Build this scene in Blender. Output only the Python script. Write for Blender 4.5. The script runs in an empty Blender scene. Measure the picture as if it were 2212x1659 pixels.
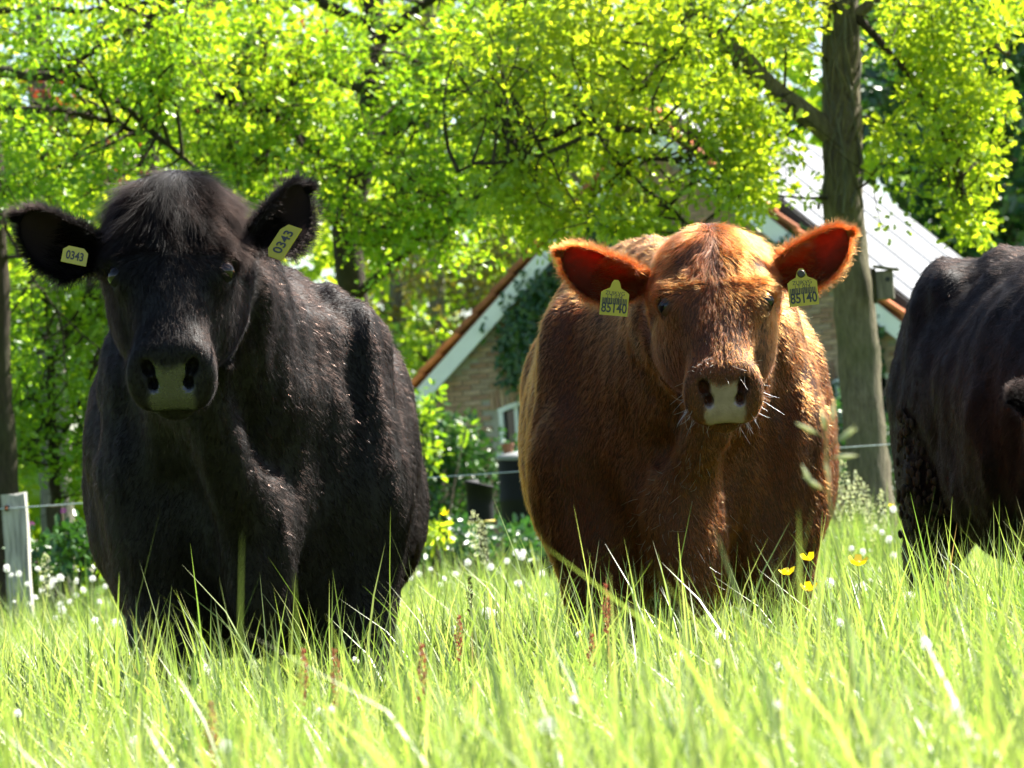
import bpy, bmesh, math, random
import numpy as np
from mathutils import Vector, Matrix

# ------------------------------------------------------------------ camera, sky, sun, exposure
SC = bpy.context.scene
COL = SC.collection
RES = (2212.0, 1659.0)          # pixel frame used for reading positions off the photograph
FPX = 9450.0                    # focal length in those pixels
CAM_H = 0.60
ROLL = math.radians(4.0)
PITCH = math.atan(331.0 / FPX)
_f0 = Vector((0, math.cos(PITCH), math.sin(PITCH)))
_r0 = Vector((1, 0, 0))
_u0 = _r0.cross(_f0)
CR = _r0 * math.cos(ROLL) - _u0 * math.sin(ROLL)
CU = _u0 * math.cos(ROLL) + _r0 * math.sin(ROLL)
CF = _f0
CAM = Vector((0, 0, CAM_H))

def P(x, y, D):
    """photo pixel + distance along the view (m) -> world point"""
    d = CF * FPX + CR * (x - RES[0] / 2) + CU * (RES[1] / 2 - y)
    return CAM + d * (D / d.y)

cam_d = bpy.data.cameras.new('camera')
cam = bpy.data.objects.new('camera', cam_d)
COL.objects.link(cam)
m = Matrix((( CR.x, CU.x, -CF.x, CAM.x), (CR.y, CU.y, -CF.y, CAM.y), (CR.z, CU.z, -CF.z, CAM.z), (0, 0, 0, 1)))
cam.matrix_world = m
cam_d.sensor_width = 36.0
cam_d.lens = FPX / RES[0] * 36.0
cam_d.clip_start = 0.1
cam_d.clip_end = 2000
cam_d.dof.use_dof = True
cam_d.dof.focus_distance = 10.2
cam_d.dof.aperture_fstop = 12.5
SC.camera = cam

SUN_AZ = math.radians(55)       # right of straight-ahead: the sun stands behind the cows
SUN_EL = math.radians(52)
world = bpy.data.worlds.new('World')
SC.world = world
world.use_nodes = True
wn = world.node_tree
sky = wn.nodes.new('ShaderNodeTexSky')
sky.sky_type = 'NISHITA'
sky.sun_disc = False
sky.sun_elevation = SUN_EL
sky.sun_rotation = SUN_AZ
bg = wn.nodes['Background']
wn.links.new(sky.outputs[0], bg.inputs[0])
bg.inputs[1].default_value = 0.052
sun_d = bpy.data.lights.new('sun', 'SUN')
sun_d.energy = 5.0
sun_d.angle = math.radians(0.53)
sun_d.color = (1.0, 0.95, 0.86)
sun = bpy.data.objects.new('sun', sun_d)
COL.objects.link(sun)
sdir = Vector((math.sin(SUN_AZ) * math.cos(SUN_EL), math.cos(SUN_AZ) * math.cos(SUN_EL), math.sin(SUN_EL)))
sun.rotation_euler = sdir.to_track_quat('Z', 'Y').to_euler()
sun.location = sdir * 60
SC.view_settings.view_transform = 'Standard'
SC.view_settings.look = 'None'
SC.view_settings.exposure = 2.35
SC.view_settings.gamma = 1.0
SC.cycles.max_bounces = 8
SC.cycles.diffuse_bounces = 4
SC.cycles.glossy_bounces = 3
SC.cycles.transmission_bounces = 6
SC.cycles.transparent_max_bounces = 6
SC.cycles.caustics_reflective = False
SC.cycles.caustics_refractive = False
SC.cycles.sample_clamp_indirect = 6

rng = np.random.default_rng(7)
random.seed(7)

# ------------------------------------------------------------------ helpers
def link(o, parent=None):
    COL.objects.link(o)
    if parent is not None:
        o.parent = parent
    return o

def empty(name, loc=(0, 0, 0), rotz=0.0, label=None, category=None, group=None, parent=None):
    o = bpy.data.objects.new(name, None)
    o.empty_display_size = 0.1
    o.location = loc
    o.rotation_euler = (0, 0, rotz)
    link(o, parent)
    tag(o, label, category, group)
    return o

def tag(o, label=None, category=None, group=None, kind=None):
    if label: o['label'] = label
    if category: o['category'] = category
    if group: o['group'] = group
    if kind: o['kind'] = kind
    return o

def mesh_np(name, verts, faces, mat=None, parent=None, smooth=True, attrs=None, loc=None):
    """faces: (n,3) or (n,4) int array, or a list of such arrays"""
    me = bpy.data.meshes.new(name)
    if not isinstance(faces, (list, tuple)):
        faces = [faces]
    verts = np.asarray(verts, dtype=np.float32)
    loops = np.concatenate([f.reshape(-1) for f in faces]).astype(np.int32)
    sizes = np.concatenate([np.full(len(f), f.shape[1], np.int32) for f in faces])
    starts = np.concatenate([[0], np.cumsum(sizes)[:-1]]).astype(np.int32)
    me.vertices.add(len(verts))
    me.vertices.foreach_set('co', verts.reshape(-1))
    me.loops.add(len(loops))
    me.loops.foreach_set('vertex_index', loops)
    me.polygons.add(len(sizes))
    me.polygons.foreach_set('loop_start', starts)
    me.update(calc_edges=True)
    if smooth:
        me.polygons.foreach_set('use_smooth', np.ones(len(sizes), bool))
    if attrs:
        for k, a in attrs.items():
            a = np.asarray(a, dtype=np.float32)
            if a.ndim == 1:
                at = me.attributes.new(k, 'FLOAT', 'POINT')
                at.data.foreach_set('value', a)
            else:
                at = me.attributes.new(k, 'FLOAT_COLOR', 'POINT')
                if a.shape[1] == 3:
                    a = np.concatenate([a, np.ones((len(a), 1), np.float32)], 1)
                at.data.foreach_set('color', a.reshape(-1))
    me.validate()
    o = bpy.data.objects.new(name, me)
    if loc is not None:
        o.location = loc
    if mat is not None:
        me.materials.append(mat)
    return link(o, parent)

def mesh_bm(name, bm, mat=None, parent=None, smooth=False, loc=None):
    me = bpy.data.meshes.new(name)
    bm.normal_update()
    bm.to_mesh(me)
    bm.free()
    if smooth:
        me.polygons.foreach_set('use_smooth', np.ones(len(me.polygons), bool))
    if mat is not None:
        me.materials.append(mat)
    o = bpy.data.objects.new(name, me)
    if loc is not None:
        o.location = loc
    return link(o, parent)

def bm_box(bm, c, size, rot=None, bevel=0.0):
    mt = Matrix.Translation(Vector(c)) @ (rot.to_4x4() if rot is not None else Matrix.Identity(4)) @ Matrix.Diagonal((*size, 1))
    r = bmesh.ops.create_cube(bm, size=1.0, matrix=mt)
    if bevel:
        es = list({e for v in r['verts'] for e in v.link_edges})
        bmesh.ops.bevel(bm, geom=es, offset=bevel, segments=1, affect='EDGES')

def tube_np(paths, sides=6):
    """paths: list of (pts (n,3), radii (n,)) -> verts, quads"""
    V, F = [], []
    off = 0
    ang = np.linspace(0, 2 * np.pi, sides, endpoint=False)
    for pts, rad in paths:
        pts = np.asarray(pts, float); rad = np.asarray(rad, float)
        n = len(pts)
        tan = np.gradient(pts, axis=0)
        tan /= np.linalg.norm(tan, axis=1, keepdims=True) + 1e-9
        ref = np.array([0.31, 0.17, 0.93]) if abs(tan[:, 2]).mean() < 0.8 else np.array([0.9, 0.3, 0.1])
        a = np.cross(tan, ref); a /= np.linalg.norm(a, axis=1, keepdims=True) + 1e-9
        b = np.cross(tan, a)
        ring = pts[:, None, :] + rad[:, None, None] * (np.cos(ang)[None, :, None] * a[:, None, :] + np.sin(ang)[None, :, None] * b[:, None, :])
        V.append(ring.reshape(-1, 3))
        i = np.arange(n - 1)[:, None] * sides
        j = np.arange(sides)[None, :]
        jn = (j + 1) % sides
        q = np.stack([i + j, i + jn, i + sides + jn, i + sides + j], -1).reshape(-1, 4) + off
        F.append(q)
        off += n * sides
    return np.concatenate(V), np.concatenate(F)

def noise3(p, freq, seed=0, octaves=3):
    """cheap smooth noise in about -1..1 from summed sines"""
    r = np.random.default_rng(seed)
    p = np.asarray(p, dtype=np.float32)
    out = np.zeros(p.shape[:-1], np.float32)
    amp, tot = 1.0, 0.0
    for o in range(octaves):
        for k in range(4):
            d = r.normal(size=3); d *= freq * (2 ** o) * r.uniform(0.7, 1.3) / np.linalg.norm(d)
            out += amp * np.sin(p @ d.astype(np.float32) * 6.283 + r.uniform(0, 6.28)).astype(np.float32) * 0.5
        tot += amp
        amp *= 0.55
    return out / tot

# ------------------------------------------------------------------ materials
def new_mat(name):
    mt = bpy.data.materials.new(name)
    mt.use_nodes = True
    nt = mt.node_tree
    nt.nodes.clear()
    out = nt.nodes.new('ShaderNodeOutputMaterial')
    return mt, nt, out

def N(nt, t, **kw):
    n = nt.nodes.new('ShaderNode' + t)
    for k, v in kw.items():
        if k in n.inputs.keys() if hasattr(n.inputs, 'keys') else False:
            n.inputs[k].default_value = v
        else:
            setattr(n, k, v)
    return n

def ramp(nt, fac, stops):
    r = nt.nodes.new('ShaderNodeValToRGB')
    els = r.color_ramp.elements
    while len(els) < len(stops):
        els.new(0.5)
    for e, (p, c) in zip(els, stops):
        e.position = p
        e.color = (*c, 1)
    nt.links.new(fac, r.inputs[0])
    return r.outputs[0]

def mat_simple(name, color, rough=0.6, metallic=0.0, noise_scale=None, noise_amt=0.25, bump=0.0, bump_scale=None, spec=0.5, stretch=(1, 1, 1)):
    mt, nt, out = new_mat(name)
    b = N(nt, 'BsdfPrincipled')
    b.inputs['Roughness'].default_value = rough
    b.inputs['Metallic'].default_value = metallic
    b.inputs['Specular IOR Level'].default_value = spec
    b.inputs['Base Color'].default_value = (*color, 1)
    tc = N(nt, 'TexCoord')
    mp = N(nt, 'Mapping'); mp.inputs['Scale'].default_value = stretch
    nt.links.new(tc.outputs['Object'], mp.inputs[0])
    if noise_scale:
        nz = N(nt, 'TexNoise'); nz.inputs['Scale'].default_value = noise_scale; nz.inputs['Detail'].default_value = 6
        nt.links.new(mp.outputs[0], nz.inputs[0])
        lo = tuple(c * (1 - noise_amt) for c in color); hi = tuple(min(1, c * (1 + noise_amt)) for c in color)
        nt.links.new(ramp(nt, nz.outputs[0], [(0.3, lo), (0.7, hi)]), b.inputs['Base Color'])
    if bump:
        nz2 = N(nt, 'TexNoise'); nz2.inputs['Scale'].default_value = bump_scale or 40; nz2.inputs['Detail'].default_value = 5
        nt.links.new(mp.outputs[0], nz2.inputs[0])
        bp = N(nt, 'Bump'); bp.inputs['Strength'].default_value = bump; bp.inputs['Distance'].default_value = 0.01
        nt.links.new(nz2.outputs[0], bp.inputs['Height'])
        nt.links.new(bp.outputs[0], b.inputs['Normal'])
    nt.links.new(b.outputs[0], out.inputs[0])
    return mt

def mat_leaf(name, stops, trans=0.5, gloss=0.06, trans_tint=(1.25, 1.1, 0.5), rough=0.35):
    """thin leaf: reflects and lets light through; the tone attribute picks the leaf's own colour"""
    mt, nt, out = new_mat(name)
    at = N(nt, 'Attribute'); at.attribute_name = 'tone'
    col = ramp(nt, at.outputs['Fac'], stops)
    d = N(nt, 'BsdfDiffuse'); nt.links.new(col, d.inputs[0])
    t = N(nt, 'BsdfTranslucent')
    mul = N(nt, 'MixRGB'); mul.blend_type = 'MULTIPLY'; mul.inputs[0].default_value = 1
    nt.links.new(col, mul.inputs[1]); mul.inputs[2].default_value = (*trans_tint, 1)
    nt.links.new(mul.outputs[0], t.inputs[0])
    mx = N(nt, 'MixShader'); mx.inputs[0].default_value = trans
    nt.links.new(d.outputs[0], mx.inputs[1]); nt.links.new(t.outputs[0], mx.inputs[2])
    g = N(nt, 'BsdfGlossy'); g.inputs['Roughness'].default_value = rough; g.inputs['Color'].default_value = (1, 1, 1, 1)
    mx2 = N(nt, 'MixShader'); mx2.inputs[0].default_value = gloss
    nt.links.new(mx.outputs[0], mx2.inputs[1]); nt.links.new(g.outputs[0], mx2.inputs[2])
    nt.links.new(mx2.outputs[0], out.inputs[0])
    return mt

def mat_hair(name, dark, light, rough=0.35, radial=0.4, coat=0.0, tint=None, ior=1.45):
    mt, nt, out = new_mat(name)
    h = N(nt, 'BsdfHairPrincipled')
    h.parametrization = 'COLOR'
    h.inputs['Roughness'].default_value = rough
    h.inputs['Radial Roughness'].default_value = radial
    h.inputs['Coat'].default_value = coat
    h.inputs['IOR'].default_value = ior
    at = N(nt, 'Attribute'); at.attribute_name = 'tone'
    col = ramp(nt, at.outputs['Fac'], [(0.0, dark), (1.0, light)])
    if tint:
        a2 = N(nt, 'Attribute'); a2.attribute_name = 'tint'
        mx = N(nt, 'MixRGB')
        nt.links.new(a2.outputs['Fac'], mx.inputs[0]); nt.links.new(col, mx.inputs[1]); mx.inputs[2].default_value = (*tint, 1)
        col = mx.outputs[0]
    nt.links.new(col, h.inputs['Color'])
    nt.links.new(h.outputs[0], out.inputs[0])
    return mt

def mat_hide(name, skin, planum, mouth):
    """hide under the fur; the planum attribute is the bare nose"""
    mt, nt, out = new_mat(name)
    b = N(nt, 'BsdfPrincipled'); b.inputs['Specular IOR Level'].default_value = .22
    a = N(nt, 'Attribute'); a.attribute_name = 'planum'
    a2 = N(nt, 'Attribute'); a2.attribute_name = 'dark'
    tc = N(nt, 'TexCoord')
    nz = N(nt, 'TexNoise'); nz.inputs['Scale'].default_value = 60; nz.inputs['Detail'].default_value = 5
    nt.links.new(tc.outputs['Object'], nz.inputs[0])
    base = ramp(nt, nz.outputs[0], [(0.3, tuple(c * 0.7 for c in skin)), (0.7, tuple(c * 1.25 for c in skin))])
    pl = ramp(nt, nz.outputs[0], [(0.3, tuple(c * 0.75 for c in planum)), (0.65, planum)])
    m1 = N(nt, 'MixRGB'); nt.links.new(a.outputs['Fac'], m1.inputs[0]); nt.links.new(base, m1.inputs[1]); nt.links.new(pl, m1.inputs[2])
    m2 = N(nt, 'MixRGB'); nt.links.new(a2.outputs['Fac'], m2.inputs[0]); nt.links.new(m1.outputs[0], m2.inputs[1]); m2.inputs[2].default_value = (*mouth, 1)
    nt.links.new(m2.outputs[0], b.inputs['Base Color'])
    rr = N(nt, 'MapRange'); nt.links.new(a.outputs['Fac'], rr.inputs[0]); rr.inputs['To Min'].default_value = 0.65; rr.inputs['To Max'].default_value = 0.24
    r2 = N(nt, 'MapRange'); nt.links.new(a.outputs['Fac'], r2.inputs[0]); r2.inputs['To Min'].default_value = 0.2; r2.inputs['To Max'].default_value = 0.6; nt.links.new(r2.outputs[0], b.inputs['Specular IOR Level'])
    nt.links.new(rr.outputs[0], b.inputs['Roughness'])
    vo = N(nt, 'TexVoronoi'); vo.inputs['Scale'].default_value = 230
    nt.links.new(tc.outputs['Object'], vo.inputs[0])
    bp = N(nt, 'Bump'); bp.inputs['Distance'].default_value = 0.002; bp.inputs['Strength'].default_value = 0.35
    nt.links.new(vo.outputs[0], bp.inputs['Height']); nt.links.new(bp.outputs[0], b.inputs['Normal'])
    nt.links.new(b.outputs[0], out.inputs[0])
    return mt
# ------------------------------------------------------------------ volume modelling (bodies as one continuous skin)
class Field:
    def __init__(s, gx, gy, gz):
        s.g = [np.asarray(a, np.float32) for a in (gx, gy, gz)]
        s.F = np.full([len(a) for a in s.g], 0.25, np.float32)

    def box(s, lo, hi):
        sl = []
        for a, l, h in zip(s.g, lo, hi):
            i0 = int(np.searchsorted(a, l)); i1 = int(np.searchsorted(a, h))
            sl.append(slice(max(0, i0 - 1), min(len(a), i1 + 1)))
        X = s.g[0][sl[0]][:, None, None]; Y = s.g[1][sl[1]][None, :, None]; Z = s.g[2][sl[2]][None, None, :]
        return tuple(sl), X, Y, Z

    def add(s, sl, d, k):
        a = s.F[sl]
        if a.size == 0: return
        h = np.maximum(k - np.abs(a - d), 0) / k
        s.F[sl] = np.minimum(a, d) - h * h * k * 0.25

    def sub(s, sl, d, k):
        a = s.F[sl]
        if a.size == 0: return
        d = -d
        h = np.maximum(k - np.abs(a - d), 0) / k
        s.F[sl] = np.maximum(a, d) + h * h * k * 0.25

    def ell_d(s, c, r, R, pad):
        c = np.asarray(c, float); r = np.asarray(r, float)
        R = np.eye(3) if R is None else R
        ext = np.abs(R.T) @ r + pad
        sl, X, Y, Z = s.box(c - ext, c + ext)
        dx, dy, dz = X - c[0], Y - c[1], Z - c[2]
        q = [R[i, 0] * dx + R[i, 1] * dy + R[i, 2] * dz for i in range(3)]
        k0 = np.sqrt(sum((q[i] / r[i]) ** 2 for i in range(3)))
        k1 = np.sqrt(sum((q[i] / r[i] ** 2) ** 2 for i in range(3))) + 1e-6
        return sl, (k0 * (k0 - 1.0) / k1).astype(np.float32)

    def ell(s, c, r, R=None, k=0.03):
        sl, d = s.ell_d(c, r, R, k + 0.03); s.add(sl, d, k)

    def carve(s, c, r, R=None, k=0.01):
        sl, d = s.ell_d(c, r, R, k + 0.02); s.sub(sl, d, k)

    def cone(s, a, b, ra, rb, k=0.04):
        a = np.asarray(a, float); b = np.asarray(b, float)
        m_ = max(ra, rb) + k + 0.03
        sl, X, Y, Z = s.box(np.minimum(a, b) - m_, np.maximum(a, b) + m_)
        ab = b - a; L2 = ab @ ab
        t = np.clip(((X - a[0]) * ab[0] + (Y - a[1]) * ab[1] + (Z - a[2]) * ab[2]) / L2, 0, 1)
        d = np.sqrt((X - a[0] - t * ab[0]) ** 2 + (Y - a[1] - t * ab[1]) ** 2 + (Z - a[2] - t * ab[2]) ** 2) - (ra + t * (rb - ra))
        s.add(sl, d.astype(np.float32), k)

    def loft(s, o, A, st, k=0.04, sig=0.035, n=2.2):
        """st rows: x, top, bottom, centre, halfwidth, in the frame o + rows of A"""
        o = np.asarray(o, float); st = np.asarray(st, float)
        xs = np.arange(st[0, 0] - 0.12, st[-1, 0] + 0.12, 0.004)
        cols = []
        for j in range(1, 5):
            v = np.interp(xs, st[:, 0], st[:, j])
            ker = np.exp(-0.5 * (np.arange(-40, 41) * 0.004 / sig) ** 2); ker /= ker.sum()
            vp = np.pad(v, 40, mode='edge')
            cols.append(np.convolve(vp, ker, 'valid'))
        R = np.abs(st[:, 1:]).max() + 0.1
        pts = np.array([o + A[0] * x + A[1] * y + A[2] * z for x in (st[0, 0] - .08, st[-1, 0] + .08) for y in (-st[:, 4].max() - .1, st[:, 4].max() + .1) for z in (st[:, 2].min() - .1, st[:, 1].max() + .1)])
        sl, X, Y, Z = s.box(pts.min(0), pts.max(0))
        dx, dy, dz = X - o[0], Y - o[1], Z - o[2]
        x = A[0, 0] * dx + A[0, 1] * dy + A[0, 2] * dz
        y = A[1, 0] * dx + A[1, 1] * dy + A[1, 2] * dz
        z = A[2, 0] * dx + A[2, 1] * dy + A[2, 2] * dz
        idx = (x - xs[0]) / 0.004
        top, bot, cen, hw = [np.interp(idx.ravel(), np.arange(len(xs)), c).reshape(idx.shape).astype(np.float32) for c in cols]
        hz = np.maximum(np.where(z > cen, top - cen, cen - bot), 0.004)
        hw = np.maximum(hw, 0.004)
        q = (np.abs(y / hw) ** n + np.abs((z - cen) / hz) ** n) ** (1.0 / n)
        d = (q - 1.0) * np.minimum(hw, hz)
        over = np.maximum(np.maximum(st[0, 0] - x, x - st[-1, 0]), 0)
        d = np.where(over > 0, np.sqrt(np.maximum(d, 0) ** 2 + over ** 2), d)
        d = np.clip(d, -0.25, 0.5)
        s.add(sl, np.broadcast_to(d, s.F[sl].shape).astype(np.float32), k)

    def mesh(s):
        F = s.F; inside = F < 0
        nx, ny, nz = F.shape
        cnt = np.zeros((nx - 1, ny - 1, nz - 1), np.int8)
        for i in (0, 1):
            for j in (0, 1):
                for k in (0, 1):
                    cnt += inside[i:nx - 1 + i, j:ny - 1 + j, k:nz - 1 + k]
        act = (cnt > 0) & (cnt < 8)
        ids = np.argwhere(act)
        vid = np.full(act.shape, -1, np.int32)
        vid[act] = np.arange(len(ids))
        corners = np.array([(i, j, k) for i in (0, 1) for j in (0, 1) for k in (0, 1)])
        vals = np.stack([F[ids[:, 0] + c[0], ids[:, 1] + c[1], ids[:, 2] + c[2]] for c in corners], 1)
        acc = np.zeros((len(ids), 3)); num = np.zeros(len(ids))
        for a in range(8):
            for b in range(a + 1, 8):
                df = corners[b] - corners[a]
                if np.abs(df).sum() != 1: continue
                va, vb = vals[:, a], vals[:, b]
                mk = (va < 0) != (vb < 0)
                t = np.where(mk, va / np.where(mk, va - vb, 1), 0)
                acc += mk[:, None] * (corners[a] + t[:, None] * df); num += mk
        fr = acc / num[:, None]
        V = np.zeros((len(ids), 3))
        for ax in range(3):
            g = s.g[ax]; V[:, ax] = g[ids[:, ax]] + fr[:, ax] * (g[ids[:, ax] + 1] - g[ids[:, ax]])
        quads = []
        for ax in range(3):
            u, v = (ax + 1) % 3, (ax + 2) % 3
            sh = [slice(None)] * 3
            s0 = list(sh); s1 = list(sh); s0[ax] = slice(0, -1); s1[ax] = slice(1, None)
            a, b = inside[tuple(s0)], inside[tuple(s1)]
            e = np.argwhere(a != b)
            ok = (e[:, u] > 0) & (e[:, v] > 0) & (e[:, u] < F.shape[u] - 1) & (e[:, v] < F.shape[v] - 1)
            e = e[ok]
            fl = a[e[:, 0], e[:, 1], e[:, 2]]
            def cell(du, dv):
                c = e.copy(); c[:, u] += du; c[:, v] += dv
                return vid[c[:, 0], c[:, 1], c[:, 2]]
            q = np.stack([cell(-1, -1), cell(0, -1), cell(0, 0), cell(-1, 0)], 1)
            q[~fl] = q[~fl][:, ::-1]
            quads.append(q)
        Q = np.concatenate(quads)
        Q = Q[(Q >= 0).all(1)]
        return V, Q

def vnormals(V, Q):
    n = np.cross(V[Q[:, 2]] - V[Q[:, 0]], V[Q[:, 3]] - V[Q[:, 1]])
    out = np.zeros_like(V)
    for j in range(4):
        np.add.at(out, Q[:, j], n)
    return out / (np.linalg.norm(out, axis=1, keepdims=True) + 1e-12)

def smooth_mesh(V, Q, it=2, lam=0.5):
    e = np.concatenate([Q[:, [0, 1]], Q[:, [1, 2]], Q[:, [2, 3]], Q[:, [3, 0]]])
    deg = np.bincount(e.ravel(), minlength=len(V)).astype(float)[:, None]
    for i in range(it):
        for l in (lam, -lam * 0.9):
            acc = np.zeros_like(V)
            np.add.at(acc, e[:, 0], V[e[:, 1]]); np.add.at(acc, e[:, 1], V[e[:, 0]])
            V = V + l * (acc / np.maximum(deg, 1) - V)
    return V

def unit(v):
    v = np.asarray(v, float)
    return v / (np.linalg.norm(v, axis=-1, keepdims=True) + 1e-9)

def axis_points(lo, hi, fine_lo, fine_hi, fine, coarse):
    a = [np.arange(fine_lo, fine_hi, fine)]
    if lo < fine_lo: a.insert(0, fine_lo - np.arange(1, int((fine_lo - lo) / coarse) + 1)[::-1] * coarse)
    if hi > fine_hi: a.append(a[-1][-1] + np.arange(1, int((hi - fine_hi) / coarse) + 1) * coarse)
    return np.concatenate(a)

def hair_object(name, roots, dirs, lens, rad, mat, parent, tone, tint=None, npt=4, curl=None, taper=0.35):
    """strands as hair curves: roots (n,3), dirs (n,3) unit, lens (n), bend towards curl (n,3)"""
    n = len(roots)
    t = np.linspace(0, 1, npt)[None, :, None]
    pos = roots[:, None, :] + dirs[:, None, :] * lens[:, None, None] * t
    if curl is not None:
        pos = pos + curl[:, None, :] * lens[:, None, None] * (t ** 2)
    hc = bpy.data.hair_curves.new(name)
    hc.add_curves([npt] * n)
    hc.attributes['position'].data.foreach_set('vector', pos.astype(np.float32).reshape(-1))
    ra = hc.attributes.get('radius') or hc.attributes.new('radius', 'FLOAT', 'POINT')
    rr = rad[:, None] * (1 - (1 - taper) * np.linspace(0, 1, npt)[None, :])
    ra.data.foreach_set('value', rr.astype(np.float32).reshape(-1))
    at = hc.attributes.new('tone', 'FLOAT', 'CURVE'); at.data.foreach_set('value', tone.astype(np.float32))
    if tint is not None:
        at = hc.attributes.new('tint', 'FLOAT', 'CURVE'); at.data.foreach_set('value', tint.astype(np.float32))
    hc.materials.append(mat)
    o = bpy.data.objects.new(name, hc)
    return link(o, parent)

def text_mesh(txt, size, bold=0.0):
    cu = bpy.data.curves.new('lettering', 'FONT')
    cu.body = txt; cu.size = size; cu.align_x = 'CENTER'; cu.align_y = 'CENTER'; cu.offset = bold
    o = bpy.data.objects.new('lettering', cu); COL.objects.link(o)
    me = bpy.data.meshes.new_from_object(o.evaluated_get(bpy.context.evaluated_depsgraph_get()))
    bpy.data.objects.remove(o)
    return me

# ------------------------------------------------------------------ cattle
def build_cow(spec):
    root_w = Vector((spec['root'][0], spec['root'][1], 0))
    rz = spec['rotz']
    Rw = np.array(Matrix.Rotation(rz, 3, 'Z'))            # local -> world
    loc = lambda p: Rw.T @ (np.array(p) - np.array(root_w))
    root = empty(spec['name'], root_w, rz, spec['label'], 'cow', 'cattle in the meadow')
    # head frame
    poll = loc(spec['poll'])
    th = math.radians(spec['pitch']); ps = math.radians(spec['yaw']); rl = math.radians(spec['roll'])
    fwd = np.array([math.cos(ps), math.sin(ps), 0]); up = np.array([0, 0, 1.0])
    X = fwd * math.cos(th) - up * math.sin(th); Zf = fwd * math.sin(th) + up * math.cos(th); Yl = np.cross(Zf, X)
    Rr = np.array(Matrix.Rotation(rl, 3, Vector(fwd)))
    H = np.stack([Rr @ X, Rr @ Yl, Rr @ Zf])               # rows: along face, left, out of face
    hs = spec['head_scale']
    hl = spec['head_len']
    h = lambda x, y, z: poll + (H[0] * x * hl + H[1] * y + H[2] * z) * hs
    to_h = lambda p: ((p - poll) @ H.T) / (hs * np.array([hl, 1, 1]))

    st = np.array(spec['torso'])
    hc = h(0.3, 0, -0.08)
    hlo = np.minimum.reduce([h(a, b, c) for a in (-.06, .58) for b in (-.17, .17) for c in (-.25, .08)]) - .02
    hhi = np.maximum.reduce([h(a, b, c) for a in (-.06, .58) for b in (-.17, .17) for c in (-.25, .08)]) + .02
    lo = np.minimum([-1.75, -.52, -.03], hlo); hi = np.maximum([.45, .52, 1.5], hhi)
    if spec.get('fine', True):
        gx = axis_points(lo[0], hi[0], max(lo[0], hlo[0]), hhi[0], .0062, .013)
        gy = axis_points(lo[1], hi[1], hlo[1], hhi[1], .0062, .013)
        gz = axis_points(lo[2], hi[2], hlo[2], hhi[2], .0062, .013)
    else:
        gx, gy, gz = [np.arange(a, b, .0115) for a, b in zip(lo, hi)]
    f = Field(gx, gy, gz)
    f.loft((0, 0, 0), np.eye(3), st, k=0.05, n=2.25)
    W = spec['leg_y']
    for sgn in (-1, 1):
        # forelegs
        f.ell((-0.02, sgn * (W + .045), .84), (.14, .085, .32), k=.055)                 # shoulder blade
        f.cone((0.0, sgn * (W + .015), .78), (.0, sgn * W, .46), .125, .085, k=.08)
        f.cone((0.0, sgn * W, .46), (.025, sgn * (W - .01), .30), .08, .062, k=.04)
        f.cone((.025, sgn * (W - .01), .30), (.02, sgn * (W - .01), .10), .05, .044, k=.03)
        f.cone((.02, sgn * (W - .01), .09), (.06, sgn * (W - .01), .02), .052, .06, k=.02)
        # hind legs: stifle forward, hock back
        f.ell((-1.28, sgn * .20, .82), (.24, .135, .33), k=.10)
        f.cone((-1.20, sgn * .23, .66), (-1.42, sgn * .215, .45), .12, .07, k=.07)
        f.cone((-1.45, sgn * .21, .47), (-1.39, sgn * .21, .14), .06, .046, k=.04)
        f.cone((-1.39, sgn * .21, .11), (-1.34, sgn * .21, .02), .052, .058, k=.02)
        f.ell((-1.22, sgn * .20, st[-5:, 1].max() - .05), (.09, .07, .06), k=.09)    # hip bone
    # neck, throat, brisket
    nb = np.array(spec.get('neck_base', (-.05, 0, 1.0)))
    f.cone(nb, h(.10, 0, -.13), spec.get('neck_r', .215), .15 * hs, k=.12)
    f.cone(nb + np.array([.05, 0, -.18]), h(.22, 0, -.17), .19, .10 * hs, k=.12)
    f.cone(h(.30, 0, -.20), nb + np.array([.31, 0, -.36]), .040, .070, k=.06)        # dewlap
    f.ell((.23, 0, .57), (.11, .085, .19), k=.06)                                     # brisket
    # tail
    tz = st[-3, 1]
    ty = spec.get('tail_y', .03)
    tail = [(-1.50, 0, tz - .03), (-1.63, ty * .2, tz - .05), (-1.68, ty * .5, tz - .22), (-1.66, ty * .9, tz - .55), (-1.65, ty, tz - .80)]
    for a, b, ra, rb in zip(tail[:-1], tail[1:], (.05, .04, .032, .026), (.04, .032, .026, .03)):
        f.cone(a, b, ra, rb, k=.03)
    # ---- head
    ex = spec['eye_x']
    def hell(c, r, k=.03, tilt=0.0, side=0.0):
        R = H.copy()
        if tilt:
            c_, s_ = math.cos(tilt), math.sin(tilt); R = np.stack([H[0] * c_ + H[2] * s_, H[1], -H[0] * s_ + H[2] * c_])
        if side:
            c_, s_ = math.cos(side), math.sin(side); R = np.stack([R[0] * c_ + R[1] * s_, -R[0] * s_ + R[1] * c_, R[2]])
        f.ell(h(*c), np.array(r) * hs, R, k * hs)
    def hcarve(c, r, k=.008, tilt=0.0, side=0.0):
        R = H.copy()
        if tilt:
            c_, s_ = math.cos(tilt), math.sin(tilt); R = np.stack([H[0] * c_ + H[2] * s_, H[1], -H[0] * s_ + H[2] * c_])
        if side:
            c_, s_ = math.cos(side), math.sin(side); R = np.stack([R[0] * c_ + R[1] * s_, -R[0] * s_ + R[1] * c_, R[2]])
        f.carve(h(*c), np.array(r) * hs, R, k * hs)
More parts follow.
